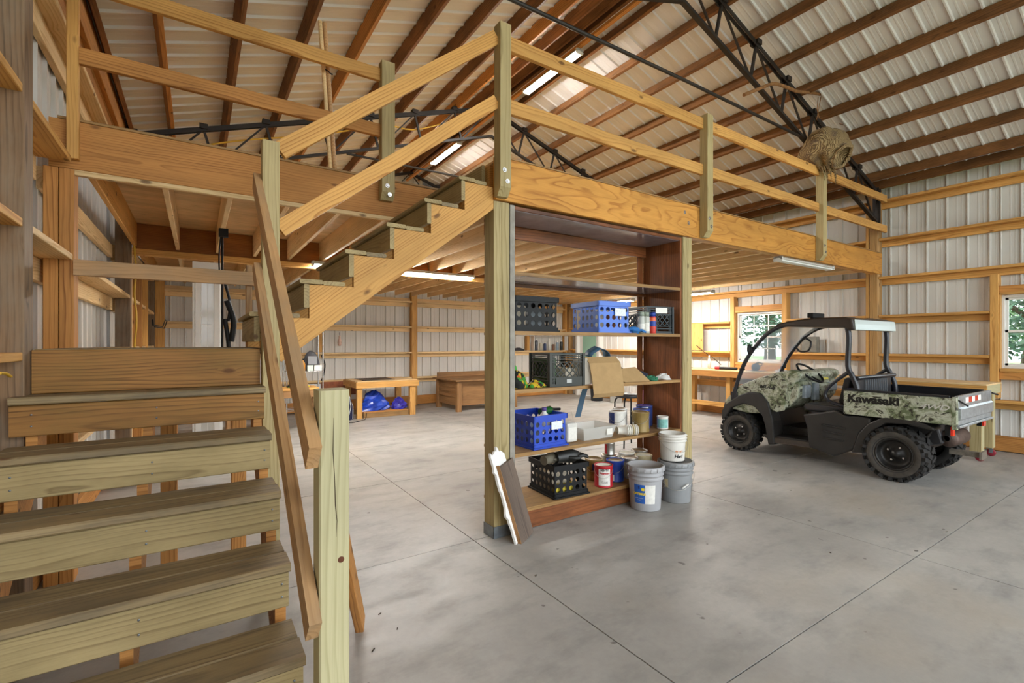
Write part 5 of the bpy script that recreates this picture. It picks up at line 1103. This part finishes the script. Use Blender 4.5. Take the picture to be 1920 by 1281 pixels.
# lettering
LB = plain('letter_black', '#141310', .4); LS = plain('letter_silver', '#c9c9c2', .3, .3)
side = lambda y, z, X=bx0 - .001: axes((X, y, z), (0, -1, 0), (0, 0, 1))
text_obj('lettering', 'Kawasaki', uv, side(2.225, bz0 + .185), .118, LB, .0006, 1.1, 0, .0055)
text_obj('lettering', '4WD', uv, side(1.70, bz0 + .165), .075, LS, .0006, 1.35, .35, .001); text_obj('lettering', 'MULE', uv, side(3.42, .905, VX0 + .019), .062, LB, .0006, 1.35, .3, .002)
# ================================================================ BENCHES, FAR END, SMALL THINGS
# rolling bench beside the vehicle
rb = thing('rolling_workbench', 'long pine workbench on red casters beside the cargo bed', 'workbench', (8.45, 2.7, 0))
box('bench_top', rb, (8.12, 8.80), (1.70, 3.85), (.955, .972), PINE_PALE); box('apron', rb, (8.12, 8.16), (1.70, 3.85), (.84, .954), PINE); box('apron', rb, (8.76, 8.80), (1.70, 3.85), (.84, .954), PINE); box('apron', rb, (8.16, 8.76), (1.70, 1.74), (.84, .954), PALEGREEN); box('apron', rb, (8.16, 8.76), (3.81, 3.85), (.84, .954), PINE)
CR = plain('caster_red', '#8a1f2e', .4)
for (x_, y_) in ((8.17, 1.75), (8.67, 1.75), (8.17, 3.72), (8.67, 3.72)):
    box('leg', rb, (x_, x_ + .09), (y_, y_ + .09), (.115, .84), PALEGREEN); box('leg_plate', rb, (x_ - .035, x_ - .0), (y_, y_ + .11), (.115, .84), TREATED)
    cs_ = MB().lathe([(0, -.012), (.04, -.012), (.047, -.008), (.047, .008), (.04, .012), (0, .012)], (x_ + .045, y_ + .03, .047), 18, 'X').build('caster_wheel', CR, rb); MB().box((x_ + .025, x_ + .065), (y_ + .015, y_ + .075), (.095, .114)).box((x_ + .028, x_ + .032), (y_ + .01, y_ + .05), (.04, .1)).box((x_ + .058, x_ + .062), (y_ + .01, y_ + .05), (.04, .1)).build('caster_fork', GALV, cs_)
# wall workbench under the grid window
wbn = thing('wall_workbench', 'pine workbench along the right wall under the grid window', 'workbench', (8.85, 6.0, 0))
box('bench_top', wbn, (8.56, 9.10), (4.05, 6.72), (.935, .955), PINE_PALE); box('apron', wbn, (8.56, 8.60), (4.05, 6.72), (.82, .934), PINE_OR)
for yy in (4.2, 5.4, 6.45): box('leg', wbn, (8.61, 8.70), (yy, yy + .09), (.0, .934), PINE); box('leg', wbn, (8.98, 9.07), (yy, yy + .09), (0, .934), PINE)
box('lower_rail', wbn, (8.66, 8.70), (4.3, 6.45), (.22, .31), PINE)
def tb(x, y): return (x, y, .956)
bottle_white((8.86, 6.02, .956), 'tall white caulk bottle standing on the wall workbench', WHITE, .27, .035, None, 'caulk_bottle')
t = thing('grease_gun', 'red-ended black grease gun lying on the wall workbench', 'tool', tb(8.75, 5.55)); MB().tube([(8.74, 5.70, .985), (8.76, 5.35, .985)], .028, 10).build('barrel', BLACKP, t); MB().tube([(8.735, 5.80, .985), (8.74, 5.70, .985)], .03, 10).build('end_cap', RDL, t)
t = thing('circular_saw', 'grey power saw on the wall workbench near the vehicle hood', 'tool', tb(8.78, 5.0)); MB().box((8.70, 8.90), (4.86, 5.14), (.957, .968)).build('saw_plate', GALV, t); MB().lathe([(0, -.04), (.06, -.04), (.07, -.03), (.07, .03), (.06, .04), (0, .04)], (8.80, 5.0, 1.03), 16, 'X').build('saw_motor', BLACKP, t); MB().tube([(8.80, 4.92, 1.06), (8.80, 4.85, 1.10), (8.80, 4.95, 1.12), (8.80, 5.03, 1.08)], .014, 8).build('saw_handle', BLACKP, t)
heap((8.80, 6.50, .956), .12, .10, .05, plain('cream_rag', '#d8cdb2', .9), 'cream rag bundle at the end of the wall workbench', 'rag', 31); heap((8.85, 4.55, .956), .09, .12, .05, plain('silver_rag', '#b9bcc0', .5), 'crumpled silvery wrap on the wall workbench', 'wrap', 33)
cbd = thing('pine_panel', 'small pine board panel standing on the wall girt left of the window', 'panel', (9.05, 6.55, 1.33)); box('panel_board', cbd, (9.045, 9.064), (6.30, 6.75), (1.33, 1.90), PINE); MB().lathe([(.008, 0), (.012, 0), (.012, .004)], (9.044, 6.40, 1.6), 10, 'X').build('knot_ring', DESKW, cbd)
hose = MB().tube([onX(x_, y_, 9.02) for x_, y_ in ((1306, 648), (1320, 660), (1338, 672), (1352, 684))], .007, 6).build('power_cord', BLACKP); tag(hose, 'thin black cord trailing along the right wall onto the workbench', 'cord')
pd = MB().box((9.05, 9.17), (4.05, 4.30), (1.32, 1.60)).build('battery_box', plain('pewter', '#77746a', .6, 0, .3, 10), bevel=.01); tag(pd, 'grey weathered box on the wall girt behind the windscreen', 'box')
flb = MB().tube([(9.12, .45, .735), (9.12, 1.35, .735)], .03, 10, radii=[.03, .022]).build('pry_bar', BLACKP); tag(flb, 'black bar resting on the low wall girt at the right edge', 'bar')
# ---- far end: lumber table with tarps, desk, rack
tb_ = thing('lumber_table', 'rough pine lumber table against the far wall', 'table', (3.2, 9.85, 0))
for (x_, y_) in ((2.60, 9.42), (3.68, 9.42), (2.60, 10.25), (3.68, 10.25)): box('leg', tb_, (x_, x_ + .10 if x_ < 3 else x_ + .12), (y_, y_ + .09), (0, .70), PINE)
box('top_rail', tb_, (2.57, 3.86), (9.38, 9.42), (.60, .715), PINE); box('top_rail', tb_, (2.57, 3.86), (10.34, 10.38), (.60, .715), PINE); box('side_rail', tb_, (2.57, 2.61), (9.42, 10.34), (.60, .715), PINE); box('side_rail', tb_, (3.82, 3.86), (9.42, 10.34), (.60, .715), PINE); box('top_board', tb_, (2.60, 3.83), (9.41, 10.36), (.716, .732), PINE_PALE)
gm = thing('steel_grate', 'flat brown expanded-metal grate lying on the lumber table', 'grate', (3.05, 9.9, .733)); box('grate_frame', gm, (2.75, 3.42), (9.60, 9.63), (.733, .745), STEEL, 0); box('grate_frame', gm, (2.75, 3.42), (10.15, 10.18), (.733, .745), STEEL, 0)
for k in range(14): box('grate_bar', gm, (2.76 + k * .05, 2.775 + k * .05), (9.60, 10.18), (.734, .742), PLANKG, 0)
pal = thing('pallet', 'low wooden pallet under the lumber table', 'pallet', (3.25, 9.8, 0))
for k in range(5): box('deck_slat', pal, (2.74, 3.66), (9.46 + k * .17, 9.58 + k * .17), (.10, .118), PINE_OR)
for k in range(3): box('runner', pal, (2.74, 3.66), (9.47 + k * .33, 9.51 + k * .33), (.0, .099), SHELFW)
TARP = plain('tarp_blue', '#1c3fa8', .25, 0, .35, 7); TARP2 = plain('tarp_violet', '#3a35a0', .25, 0, .35, 7)
heap((3.02, 9.74, .119), .27, .20, .40, TARP, 'large folded bright blue tarp on the pallet', 'tarp', 41, 'blue_tarp', 17, 8, .22, .30); heap((3.53, 9.68, .119), .145, .15, .24, TARP2, 'small violet-blue tarp bundle beside the large tarp', 'tarp', 44, 'blue_tarp', 15, 7, .2, .3)
nb = heap((2.44, 9.52, .001), .10, .12, .46, plain('net_bag', '#14183a', .5), 'dark blue net bag with white cords left of the lumber table', 'bag', 47, 'net_bag', 18, 8, .12); mm_ = MB()
for k in range(7): a = k * .9; mm_.tube([(2.44 + .115 * math.cos(a), 9.52 + .135 * math.sin(a), .02), (2.44 + .10 * math.cos(a + .6), 9.52 + .12 * math.sin(a + .6), .25), (2.44 + .03 * math.cos(a + 1.2), 9.52 + .03 * math.sin(a + 1.2), .48)], .005, 5)
mm_.build('cord_mesh', WHITE, nb); cd = MB().tube(smooth([(2.30, 9.2, .006), (2.40, 9.05, .006), (2.55, 9.15, .006), (2.72, 9.3, .006), (2.78, 9.42, .10)]), .007, 6).build('loose_cord', BLACKP); tag(cd, 'loose dark cord curling on the floor by the lumber table', 'cord')
dk = thing('wooden_desk', 'old brown wooden desk with panelled sides by the far wall', 'desk', (5.3, 9.75, 0))
for (x_, y_) in ((4.66, 9.20), (6.1, 9.20), (4.66, 10.2), (6.1, 10.2)): box('leg', dk, (x_, x_ + .11), (y_, y_ + .10), (0, .66), DESKW, .008)
box('desk_top', dk, (4.60, 6.30), (9.14, 10.36), (.66, .69), DESKW); box('modesty_panel', dk, (4.78, 6.10), (9.30, 9.325), (.12, .655), DESKW); box('side_panel', dk, (4.69, 4.715), (9.31, 10.19), (.12, .655), DESKW)
for k in range(3): box('side_slat', dk, (4.675, 4.689), (9.32, 10.18), (.30 + .11 * k, .36 + .11 * k), DESKW)
box('desk_back_rail', dk, (4.70, 6.25), (10.30, 10.34), (.69, .80), DESKW); box('desk_panel_brace', dk, (5.95, 6.08), (9.285, 9.3), (.12, .655), DESKW)
mp = thing('steel_sheet', 'white ribbed metal offcut leaning on the wall behind the rack', 'panel', (2.1, 10.6, 0)); box('panel_sheet', mp, (1.9, 2.5), (10.72, 10.73), (.0, .62), WHITE); box('panel_fold', mp, (1.9, 1.93), (10.70, 10.72), (.0, .62), WHITE)
mp2 = MB().box((2.2, 2.95), (10.66, 10.69), (.36, .66)).build('copper_board', plain('rust_brown', '#8a4a26', .6, 0, .3, 12), bevel=.004); tag(mp2, 'rusty brown board against the far wall left of the lumber table', 'board')
# wire rack with backpack
rk = thing('wire_rack', 'chrome wire shelf rack holding a backpack near the far wall', 'rack', (1.7, 9.3, 0))
for (x_, y_) in ((1.30, 9.10), (1.90, 9.10), (1.30, 9.50), (1.90, 9.50)): MB().tube([(x_, y_, 0), (x_, y_, 1.72)], .013, 10).build('rack_pole', CHROME, rk)
for zz in (.30, .98, 1.68):
    m = MB()
    for q in range(13): m.tube([(1.30 + .05 * q, 9.10, zz), (1.30 + .05 * q, 9.50, zz)], .003, 4)
    for yy in (9.10, 9.30, 9.50): m.tube([(1.30, yy, zz - .004), (1.90, yy, zz - .004)], .006, 6)
    m.build('wire_shelf', CHROME, rk)
bk = heap((1.74, 9.33, .987), .15, .11, .36, plain('backpack_grey', '#4a4c52', .7, 0, .2, 8), 'grey and black backpack on the wire rack', 'backpack', 51, 'backpack', 22, 10, .06)
MB().obox(axes((1.74, 9.21, 1.17), (1, 0, 0), (0, .1, 1)), .16, .16, .03).build('front_pocket', plain('pocket_light', '#8d8f92', .7), bk, bevel=.012); MB().tube(smooth([(1.90, 9.22, 1.26), (1.95, 9.18, 1.10), (1.93, 9.20, .90), (1.90, 9.22, .80)]), .013, 6).build('shoulder_strap', BLACKP, bk)
carton((1.82, 9.13, .987), (.13, .045, .10), 0, WHITE, 'white carton at the front right of the wire rack'); carton((1.69, 9.13, .987), (.10, .045, .10), 0, plain('pale_green_carton', '#cfe0d4', .6), 'pale green carton at the front of the wire rack')
bottle_white((1.57, 9.14, .987), 'amber bottle with black cap on the wire rack', BLACKP, .22, .04, plain('amber', '#c8862a', .3), 'amber_bottle')
cap = MB().lathe([(0, .10), (.05, .09), (.075, .05), (.08, 0), (0, 0)], (1.43, 9.2, .99), 14).build('cap_ball', BLACKP); tag(cap, 'round black cap at the left of the wire rack', 'cap')
jar = thing('clear_jar', 'large clear jar with pale blue lid behind the black cap', 'jar', (1.45, 9.42, .987)); MB().lathe([(0, .987), (.08, .987), (.085, 1.0), (.085, 1.22), (.07, 1.25)], (1.45, 9.42, 0), 16).build('jar_body', CLEAR, jar); MB().lathe([(.09, 1.24), (.092, 1.24), (.092, 1.30), (0, 1.305)], (1.45, 9.42, 0), 16).build('jar_lid', plain('lid_blue', '#a9b8d6', .4), jar)
sw = heap((1.42, 8.7, .74), .16, .12, .10, floral(), 'green camouflage cloth bundle on the counter left of the rack', 'cloth', 55)
ctr = thing('side_counter', 'low wooden counter left of the wire rack', 'counter', (1.0, 8.9, 0)); box('counter_top', ctr, (.35, 1.72), (8.52, 9.0), (.70, .74), PINE); box('counter_apron', ctr, (.37, 1.70), (8.53, 8.56), (.58, .699), DESKW)
for (x_, y_) in ((.38, 8.55), (1.62, 8.55), (.38, 8.92), (1.62, 8.92)): box('leg', ctr, (x_, x_ + .06), (y_, y_ + .06), (0, .70), DESKW)
# wall bits on the far wall
hk = thing('wall_ornament', 'small hanging pink and white ornament on the far wall', 'ornament', (2.62, 10.9, 1.5)); MB().lathe([(0, 1.42), (.03, 1.43), (.045, 1.50), (.03, 1.57), (.015, 1.60), (.025, 1.63), (0, 1.66)], (2.62, 10.88, 0), 12).build('ornament_body', plain('ornament_pink', '#d8b8a8', .6, 0, .3, 30), hk); MB().tube([(2.62, 10.88, 1.66), (2.62, 10.9, 1.72)], .004, 5).build('hook', BLACKP, hk)
ra = thing('wall_rack', 'grey bar rack fixed high on the far wall', 'rack', (1.9, 10.9, 1.6)); box('rack_bar', ra, (1.3, 2.17), (10.86, 10.88), (1.60, 1.64), plain('rack_grey', '#8a8478', .5)); 
for x_ in (1.4, 2.1): box('rack_bracket', ra, (x_, x_ + .02), (10.88, 10.93), (1.59, 1.65), GALV)
# ---- small goods on the far-right girts seen through the shelves
q = random.Random(77); cols = ['#4a4e58', '#b9b3a0', '#3c4a6a', '#c9c7c0', '#6a4a3a', '#8a9aa8', '#2f3230']
sb = thing('wall_shelf_box', 'open white shelf box on the far wall beside the corner', 'shelf', (8.3, 10.8, 1.29)); box('shelf_side', sb, (7.78, 7.80), (10.70, 10.84), (1.28, 1.70), WHITE); box('shelf_side', sb, (8.98, 9.0), (10.70, 10.84), (1.28, 1.70), WHITE); box('shelf_top', sb, (7.78, 9.0), (10.70, 10.84), (1.70, 1.72), WHITE)
nm = ['dark grey', 'tan', 'navy', 'white', 'brown', 'slate blue', 'black']
for k in range(7):
    h_ = .14 + .16 * q.random(); b = thing('spray_can', '%s container in the white wall shelf box' % nm[k], 'container', (7.9 + k * .15, 10.76, 1.28)); zz = 1.281
    MB().lathe([(0, zz), (.045, zz), (.045, zz + h_), (.025, zz + h_ + .02), (0, zz + h_ + .02)], (7.9 + k * .15, 10.76, 0), 12).build('can_body', plain('can_%d' % k, cols[k], .4), b); MB().lathe([(.024, zz + h_ + .015), (.024, zz + h_ + .05), (0, zz + h_ + .055)], (7.9 + k * .15, 10.76, 0), 10).build('cap', WHITE, b)
vz = heap((7.35, 10.84, 1.279), .18, .07, .08, plain('black_tool', '#22242a', .6), 'dark hand tool lying on the far wall girt', 'tool', 61)
gb2 = MB().lathe([(0, 0), (.14, 0), (.18, .45), (.185, .45), (.185, .47), (.17, .47), (.135, .02), (0, .02)], (8.75, 8.55, 0.001), 20).build('trash_bin', plain('bin_white', '#d6d4cf', .5)); tag(gb2, 'white tapered trash bin by the right wall', 'bin'); gb3 = MB().lathe([(0, 0), (.15, 0), (.18, .45), (.185, .45), (.185, .47), (.17, .47), (.135, .02), (0, .02)], (8.62, 9.1, 0.001), 20).build('trash_bin', plain('bin_dark', '#3a3c40', .5)); tag(gb3, 'dark trash bin farther along the right wall', 'bin')
# stool behind the shelves
stl = thing('bar_stool', 'round black-topped stool with bent wire legs behind the shelves', 'stool', (5.2, 4.85, 0)); sc_ = (5.2, 4.85)
MB().lathe([(0, .70), (.17, .70), (.185, .715), (.185, .74), (.16, .755), (0, .76)], (*sc_, 0), 24).build('seat', BLKV, stl)
for k in range(4):
    a = k * math.pi / 2 + .5; d_ = Vector((math.cos(a), math.sin(a), 0)); c_ = Vector((*sc_, 0)); MB().tube(smooth([c_ + d_ * .13 + Vector((0, 0, .70)), c_ + d_ * .19 + Vector((0, 0, .62)), c_ + d_ * .18 + Vector((0, 0, .3)), c_ + d_ * .21 + Vector((0, 0, .0))]), .011, 8).build('leg', BLACKP, stl)
MB().tube([Vector((sc_[0] + .185 * math.cos(a), sc_[1] + .185 * math.sin(a), .22)) for a in [2 * math.pi * k / 24 for k in range(24)]], .007, 6, True).build('foot_ring', BLACKP, stl)
brm = thing('push_broom', 'striped broom leaning behind the right shelf post', 'broom', (4.95, 4.28, 0)); MB().tube([(4.95, 4.28, .05), (5.12, 4.52, 1.12)], .014, 8).build('handle', plain('pink_stick', '#c98aa8', .5), brm); MB().tube([(5.075, 4.457, .84), (5.12, 4.52, 1.12)], .02, 8).build('grip', BLACKP, brm); MB().obox(axes((4.95, 4.28, .05), (1, .3, 0), (0, 0, 1)), .28, .10, .05).build('broom_head', JUNKB, brm)
# ---- behind the stairs: white glazed cabinet, straps, cords
wc = thing('white_cabinet', 'tall narrow white cabinet with glazed front behind the landing', 'cabinet', (.1, 6.5, 0)); Y0 = 6.45
box('cabinet_side', wc, (-.045, -.02), (Y0, 6.85), (0, 2.40), WHITE); box('cabinet_side', wc, (.22, .245), (Y0, 6.85), (0, 2.36), WHITE); box('cabinet_top', wc, (-.045, .245), (Y0, 6.85), (2.36, 2.40), WHITE); box('cabinet_back', wc, (-.02, .22), (6.83, 6.85), (0, 2.36), WHITE)
dr = box('cabinet_door', wc, (-.02, .04), (Y0 - .02, Y0), (.02, 2.24), WHITE); box('door_stile', wc, (.16, .22), (Y0 - .02, Y0), (.02, 2.24), WHITE); box('top_fascia', wc, (-.045, .245), (Y0 - .03, Y0), (2.24, 2.40), WHITE); MB().box((.04, .16), (Y0 - .012, Y0 - .008), (.05, 2.24)).build('glass_pane', plain('pale_pane', '#c9c7be', .12, 0, .1, 3), wc); box('muntin', wc, (.097, .103), (Y0 - .016, Y0 - .008), (.05, 2.24), WHITE, 0); box('muntin', wc, (.04, .16), (Y0 - .016, Y0 - .008), (1.69, 1.70), WHITE, 0)
sp_ = thing('hanging_straps', 'black straps and pole hanging from a joist beside the white cabinet', 'straps', (.24, 5.6, 2.6)); X_, Y_ = .205, 5.46
MB().tube([(X_, Y_, 2.61), (X_, Y_, 1.0)], .010, 8).build('pole', BLACKP, sp_); MB().box((X_ - .03, X_ + .05), (Y_ - .03, Y_ + .03), (2.52, 2.60)).build('hook_block', BLACKP, sp_)
for k, (dx, z0, z1, w_) in enumerate(((-.02, 2.55, 2.1, .008), (.05, 2.06, 1.70, .014), (.075, 1.90, 1.50, .03), (.045, 1.72, 1.1, .022))): MB().tube(smooth([(X_ + dx * .5, Y_, z0), (X_ + dx * 1.3, Y_ + .02, (z0 + z1) / 2), (X_ + dx, Y_, z1)]), w_, 6).build('strap', BLACKP, sp_)
hr = thing('wall_hook', 'black wire bracket on the left wall behind the landing', 'hook', (-.4, 8.9, 1.75)); MB().tube([onX(*p, -.40) for p in ((287, 610), (305, 613), (310, 600), (313, 602), (308, 616), (290, 613))], .007, 6).build('bracket_wire', BLACKP, hr); MB().tube([onX(*p, -.40) for p in ((287, 610), (286, 600))], .008, 6).build('bracket_foot', BLACKP, hr)
CORD = plain('cord_yellow', '#d0a52c', .5)
yc = MB().tube(smooth([(-.60, 6.93, 2.60), (-.585, 6.94, 2.3), (-.60, 6.95, 2.05), (-.58, 6.94, 1.75), (-.60, 6.95, 1.4), (-.585, 6.95, 1.0), (-.59, 6.96, .5)]), .011, 6).build('extension_cord', CORD); tag(yc, 'yellow extension cord running down the far left wall post', 'cord')
yc2 = MB().tube(smooth([(-.50, 7.0, 3.58), (-.1, 7.06, 3.86), (.5, 7.05, 4.10), (1.2, 7.05, 4.32), (1.9, 7.05, 4.58), (2.3, 7.0, 4.74), (2.8, 7.05, 4.80), (3.3, 7.05, 5.02)]), .011, 6).build('extension_cord', CORD); tag(yc2, 'yellow cord strung along the middle roof truss', 'cord')
yc3 = MB().tube([onX(*p, -.62) for p in ((0, 700), (10, 700), (20, 706))], .006, 6).build('extension_cord', CORD); tag(yc3, 'yellow cord poking from the near left wall post', 'cord')
# bound sticks standing on the loft behind the stairwell
stk = thing('bundled_sticks', 'two pale sticks tied together upright on the loft edge', 'sticks', (.85, 4.12, 2.89))
pA = onY(600, 40, 4.12); pB = onY(620, 318, 4.12)
for k, dx in enumerate((0.0, .035)):
    MB().tube([(pA.x + dx, 4.12, pA.z), ((pA.x + pB.x) / 2 + dx, 4.115, (pA.z + pB.z) / 2), (pB.x + dx, 4.12, 2.892)], .017, 8).build('stick', PINE_PALE if k == 0 else HANDRAIL, stk)
zz = onY(608, 135, 4.12); MB().tube([Vector((zz.x + .03 + .035 * math.cos(a), 4.12 + .025 * math.sin(a), zz.z + .012 * math.sin(2 * a))) for a in [2 * math.pi * k / 16 for k in range(16)]], .004, 5, True).build('tie_string', BLACKP, stk)
# ---- lumber on the loft by the right wall, white angle
lm = ['pale board on top of the lumber pile on the loft', 'middle board of the lumber pile on the loft', 'lowest board of the lumber pile on the loft']
for k in range(3):
    b = bar('loft_plank', None, (8.2 + .05 * k, 3.5 + .05 * k, 2.999 - .0405 * k), (8.35 + .05 * k, 6.2, 2.999 - .0405 * k), .15, .04, PINE_PALE if k != 1 else PINE); tag(b, lm[k], 'plank', 'lumber pile on the loft')
wa = bar('metal_channel', None, (9.12, 3.7, 3.165), (9.12, 5.3, 3.165), .05, .03, plain('channel_white', '#cfd3d4', .4, .3)); tag(wa, 'pale metal channel resting on the wall girt above the loft', 'channel')
for yy in (3.9, 5.0): pass
# ---- paper wasp nest on the railing post with its branch
def nestmat():
    t = NT('nest_paper'); p = t.objco(); n0 = t.noise(p, 6.0, 2.0, .5, 1); pp = t.vmath('ADD', p, t.vmath('MULTIPLY', n0, (.10, .10, .10))); wv = t.n('ShaderNodeTexWave'); t.l(pp, wv.inputs['Vector']); wv.inputs['Scale'].default_value = 26; wv.inputs['Distortion'].default_value = 5.0; wv.inputs['Detail'].default_value = 3.0
    n2 = t.noise(p, 9.0, 3.0, .6); c = t.ramp(wv.outputs[0], (0, '#5f4a30'), (.5, '#94794f'), (1, '#b39c72')); c = t.mix(t.maprange(n2, .55, .7), c, lin('#6e5a48')); t.l(c, t.b.inputs['Base Color']); t.b.inputs['Roughness'].default_value = .9; t.bump(wv.outputs[0], .5, .02); return t.m
NM = nestmat(); NC = Vector((6.88, 2.985, 4.015)); ns = thing('wasp_nest', 'large tan paper wasp nest perched on the far railing post', 'wasp nest', (NC.x, NC.y, 3.74)); q = random.Random(5); v, f = [], []; n1, n2 = 40, 22
ph = [q.random() * 6.28 for _ in range(8)]; vd = (C0 - NC).normalized(); ur = Vector((SX, -CXX, 0)); hol = (vd * .72 + ur * .62 - Vector((0, 0, .22))).normalized()
for j in range(n2 + 1):
    b = math.pi * j / n2
    for i in range(n1):
        a = 2 * math.pi * i / n1; d_ = Vector((math.sin(b) * math.cos(a), math.sin(b) * math.sin(a), math.cos(b))); rr = .285 * (1 + .06 * math.sin(3 * a + ph[0]) * math.sin(2 * b) + .05 * math.sin(5 * b + ph[1]) + .035 * math.sin(7 * a + 4 * b + ph[2]) + .025 * (q.random() - .5))
        if d_.z < -.5: rr *= 1 + .12 * math.sin(9 * a + ph[3])
        k_ = d_.dot(hol)
        if k_ > .86: rr *= 1 + .10 - (k_ - .86) / .14 * .75 if k_ > .90 else 1.10
        v.append(NC + Vector((d_.x * rr * 1.02, d_.y * rr * 1.02, d_.z * rr * .93)))
for j in range(n2): f += [(j * n1 + i, j * n1 + (i + 1) % n1, (j + 1) * n1 + (i + 1) % n1, (j + 1) * n1 + i) for i in range(n1)]
MB().add(v, f, True).build('nest_shell', NM, ns, loc=NC)
ring = []; u_ = hol.orthogonal().normalized(); w_ = hol.cross(u_)
for k in range(16): a = 2 * math.pi * k / 16; ring.append(NC + hol * (.265 + .03 * q.random()) + (u_ * math.cos(a) + w_ * math.sin(a)) * (.125 + .02 * q.random()))
MB().tube(ring, .022, 7, True).build('torn_rim', NM, ns); MB().lathe([(0, .10), (.09, .10), (.10, .12)], NC, 12, 'Z', True, hol.to_track_quat('Z', 'Y').to_matrix().to_4x4()).build('comb', plain('comb_dark', '#4a3826', .95, 0, .5, 60), ns)
m = MB()
for k in range(12):
    a = q.random() * 6.28; p = NC + Vector((.12 * math.cos(a), .10 * math.sin(a), -.24)); m.tube([p, p + Vector((.03 * q.random(), -.02, -.05 - .06 * q.random())), p + Vector((.05 * q.random(), -.03, -.10 - .16 * q.random()))], .006, 5, radii=[.012, .007, .002])
m.build('torn_shreds', NM, ns)
BR = plain('branch_bark', '#8a6038', .85, 0, .35, 25); br = thing('dead_branch', 'thin dead branch hanging above the wasp nest from the truss', 'branch', (6.4, 3.05, 4.4)); PB = lambda x_, y_, Y=3.05: onY(x_, y_, Y)
MB().tube(smooth([PB(1395, 178), PB(1432, 163), PB(1452, 157), PB(1478, 165), PB(1497, 172), PB(1530, 175), PB(1560, 184), PB(1604, 197)]), .02, 7, radii=None).build('main_limb', BR, br)
for pts in (((1540, 178), (1535, 205), (1531, 225)), ((1548, 180), (1556, 162)), ((1545, 180), (1572, 208), (1604, 220), (1614, 228)), ((1534, 182), (1532, 205), (1536, 222)), ((1574, 232), (1590, 236), (1616, 250)), ((1552, 185), (1550, 160))): MB().tube([PB(*p) for p in pts], .0045, 5).build('twig', BR, br)
# glow-free debris on the floor
dm = plain('debris_dark', '#3d352c', .9)
for k, (x_, y_) in enumerate(((1483, 920), (1423, 966), (1557, 1037), (1718, 1034), (1775, 998), (712, 1152), (700, 1220), (1005, 1080), (745, 1180))):
    p = onZ(x_, y_, 0); a = q.random() * 3.1; b = MB().obox(axes((p.x, p.y, .003), (math.cos(a), math.sin(a), 0), (-math.sin(a), math.cos(a), 0)), .016 + .012 * q.random(), .005, .003).build('leaf_scrap', dm); tag(b, 'tiny dark scrap of leaf litter on the concrete floor', 'scrap', 'leaf scraps on the floor')
